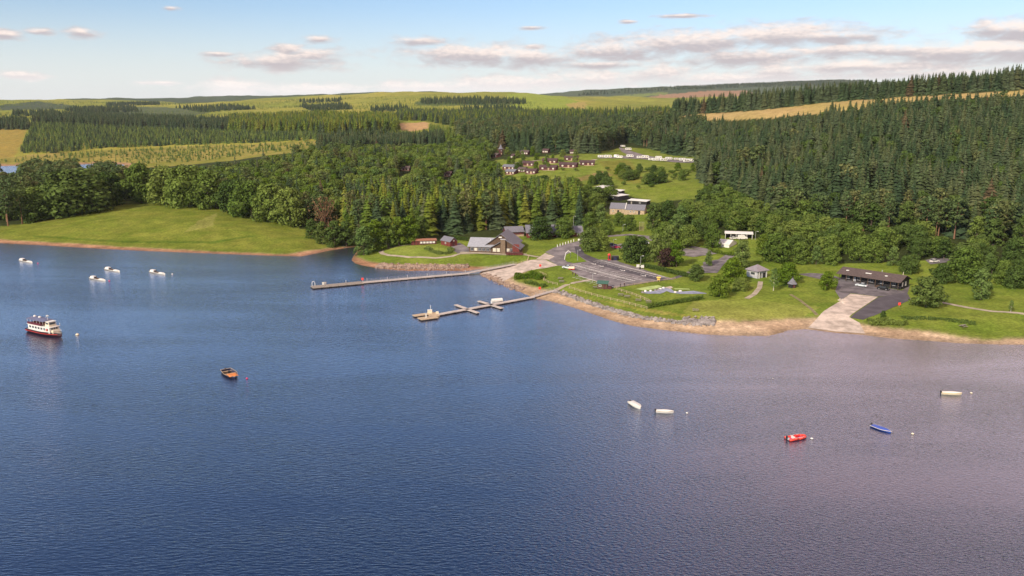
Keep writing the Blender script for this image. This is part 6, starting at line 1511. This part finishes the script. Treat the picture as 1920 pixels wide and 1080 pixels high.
for px, py, rz, lab in ((1074, 516.5, 0.4, 'person in dark clothes standing at the car park corner, left of a pair'), (1079, 518.5, 2.4, 'person in dark clothes standing at the car park corner, right of a pair'), (1163, 538.5, 1.0, 'person in dark clothes at the bottom edge of the car park, left of two'), (1170.5, 537.5, -0.6, 'person in dark clothes at the bottom edge of the car park, right of two')):
    e = empty('person', G(px, py, 0.05), rz); tag(e, lab, 'person', 'people at the car park'); o = bpy.data.objects.new('body', pm); col.objects.link(o); o.parent = e; part(hm, 'hair', 'black_wood', e, True)
# crazy golf course
drape('play_course', [(1201, 549), (1212, 546.5), (1228, 546), (1240, 541), (1248, 540), (1258, 542), (1264, 546.5), (1280, 547), (1300, 545.5), (1322, 549.5), (1326, 551), (1300, 551.5), (1276, 551.5), (1258, 549), (1250, 546), (1244, 549), (1238, 551), (1215, 551)], M['play_blue'], 0.10)
drape('play_felt', [(1192, 542), (1215, 537.5), (1234, 535), (1242, 537.5), (1236, 540), (1222, 543), (1205, 545)], M['pale_felt'], 0.10)
drape('play_felt', [(1262, 541), (1292, 541.5), (1294, 543.5), (1266, 543)], M['pale_felt'], 0.10)
drape('play_terrace', [(1246, 539.5), (1258, 537), (1262, 540), (1256, 542)], M['concrete'], 0.14)
def rock_mb(mb, c, s):
    base = []
    for z, k in ((-0.4, 0.8), (0.15, 1.0), (0.6, 0.55)):
        for i in range(5):
            a = i * 1.2566 + r_(-0.3, 0.3); base.append((c[0] + math.cos(a) * s * k * r_(0.75, 1.2), c[1] + math.sin(a) * s * k * r_(0.75, 1.2), c[2] + s * z * r_(0.8, 1.2)))
    f = [(i, (i + 1) % 5, (i + 1) % 5 + 5, i + 5) for i in range(5)] + [(i + 5, (i + 1) % 5 + 5, (i + 1) % 5 + 10, i + 10) for i in range(5)] + [(10, 11, 12, 13, 14)]
    mb.add(base, f)
for k, (px, py) in enumerate(((1205, 549), (1210, 547), (1220, 546.5), (1235, 544), (1238, 542.5), (1244, 541), (1229, 545), (1266, 549), (1275, 547))):
    mb = MB(); c = G(px, py); rock_mb(mb, (0, 0, 0.2), 0.7); e = mb.build('boulder', M['white_paint'] if k % 3 else M['rock']); e.location = c
    tag(e, '%s boulder on the blue play course, %s from its left end' % ('pale' if k % 3 else 'grey', (ordn[sorted([q[0] for q in ((1205,), (1210,), (1220,), (1235,), (1238,), (1244,), (1229,), (1266,), (1275,))]).index(px)])), 'boulder', 'boulders on the play course')
# stone walls along the shore
def rocks(name, line, width, n, s, m, label, rise=0.0):
    P_ = [G(a, b) for a, b in line]; mb = MB(); Ls = [(P_[i + 1] - P_[i]).length for i in range(len(P_) - 1)]; T = sum(Ls)
    for _ in range(n):
        t = r_(0, T); i = 0
        while t > Ls[i] and i < len(Ls) - 1: t -= Ls[i]; i += 1
        d = (P_[i + 1] - P_[i]).normalized(); v = max(-0.6, min(0.6, random.gauss(0, 0.25)))
        q = P_[i] + d * t + Vector((-d.y, d.x, 0)) * v * width
        rock_mb(mb, (q.x, q.y, max(zt1(q.x, q.y), 0) + rise * (v + 0.5)), s * r_(0.6, 1.35))
    o = mb.build(name, M[m]); tag(o, label, 'rocks', kind='stuff')
rocks('rock_armour', [(1041, 547), (1062, 553), (1085, 562), (1118, 573), (1150, 583), (1180, 591), (1210, 598), (1245, 602), (1285, 607)], 2.6, 560, 0.55, 'rock', 'grey stone armour along the shore lawn below the fence', 0.5)
rocks('rock_armour', [(1280, 603), (1310, 604), (1341, 605)], 7.0, 330, 0.5, 'rock', 'spread of pale grey boulders at the right end of the shore wall', 0.3)
rocks('rock_armour', [(708, 499), (760, 502), (820, 502), (878, 501)], 7.0, 700, 0.6, 'rock_brown', 'brown stone facing on the bank of the round lawn', 0.6)
rocks('rock_armour', [(905, 514), (925, 523), (945, 533), (962, 538), (980, 545)], 5.0, 260, 0.5, 'rock_brown', 'rough brown stones at the foot of the pontoon slipway', 0.1)
rocks('beach_stones', [(q[0], q[1] - 2.5) for q in SHORE[36:53]], 7.0, 420, 0.17, 'rock_brown', 'loose small stones scattered over the main beach', 0.0)
rocks('beach_stones', [(q[0], q[1] - 2.5) for q in SHORE[53:59]], 6.0, 160, 0.17, 'rock_brown', 'loose small stones along the right hand beach', 0.0)
rocks('beach_stones', [(q[0], q[1] - 1.5) for q in SHORE[3:14]], 4.0, 300, 0.2, 'rock_brown', 'loose stones along the shore of the grass field', 0.0)
rocks('rock_armour', [(1575, 562), (1582, 569), (1576, 560)], 1.5, 30, 0.45, 'concrete', 'pale kerb stones at the lawn corner beside the yard', 0.1)

# ------------------------------------------------------------------ air
hz = MB().box((0, 7000, 215), (32000, 15200, 438)).build('haze', None)
hm_ = bpy.data.materials.new('air'); hm_.use_nodes = True; t = hm_.node_tree; t.nodes.clear()
pvn = t.nodes.new('ShaderNodeVolumePrincipled'); pvn.inputs['Color'].default_value = (0.80, 0.88, 1.0, 1); pvn.inputs['Density'].default_value = 2.2e-5; pvn.inputs['Anisotropy'].default_value = 0.0
on = t.nodes.new('ShaderNodeOutputMaterial'); t.links.new(pvn.outputs[0], on.inputs['Volume'])
hz.data.materials.append(hm_); tag(hz, 'thin pale blue haze over the valley', 'haze', kind='stuff')
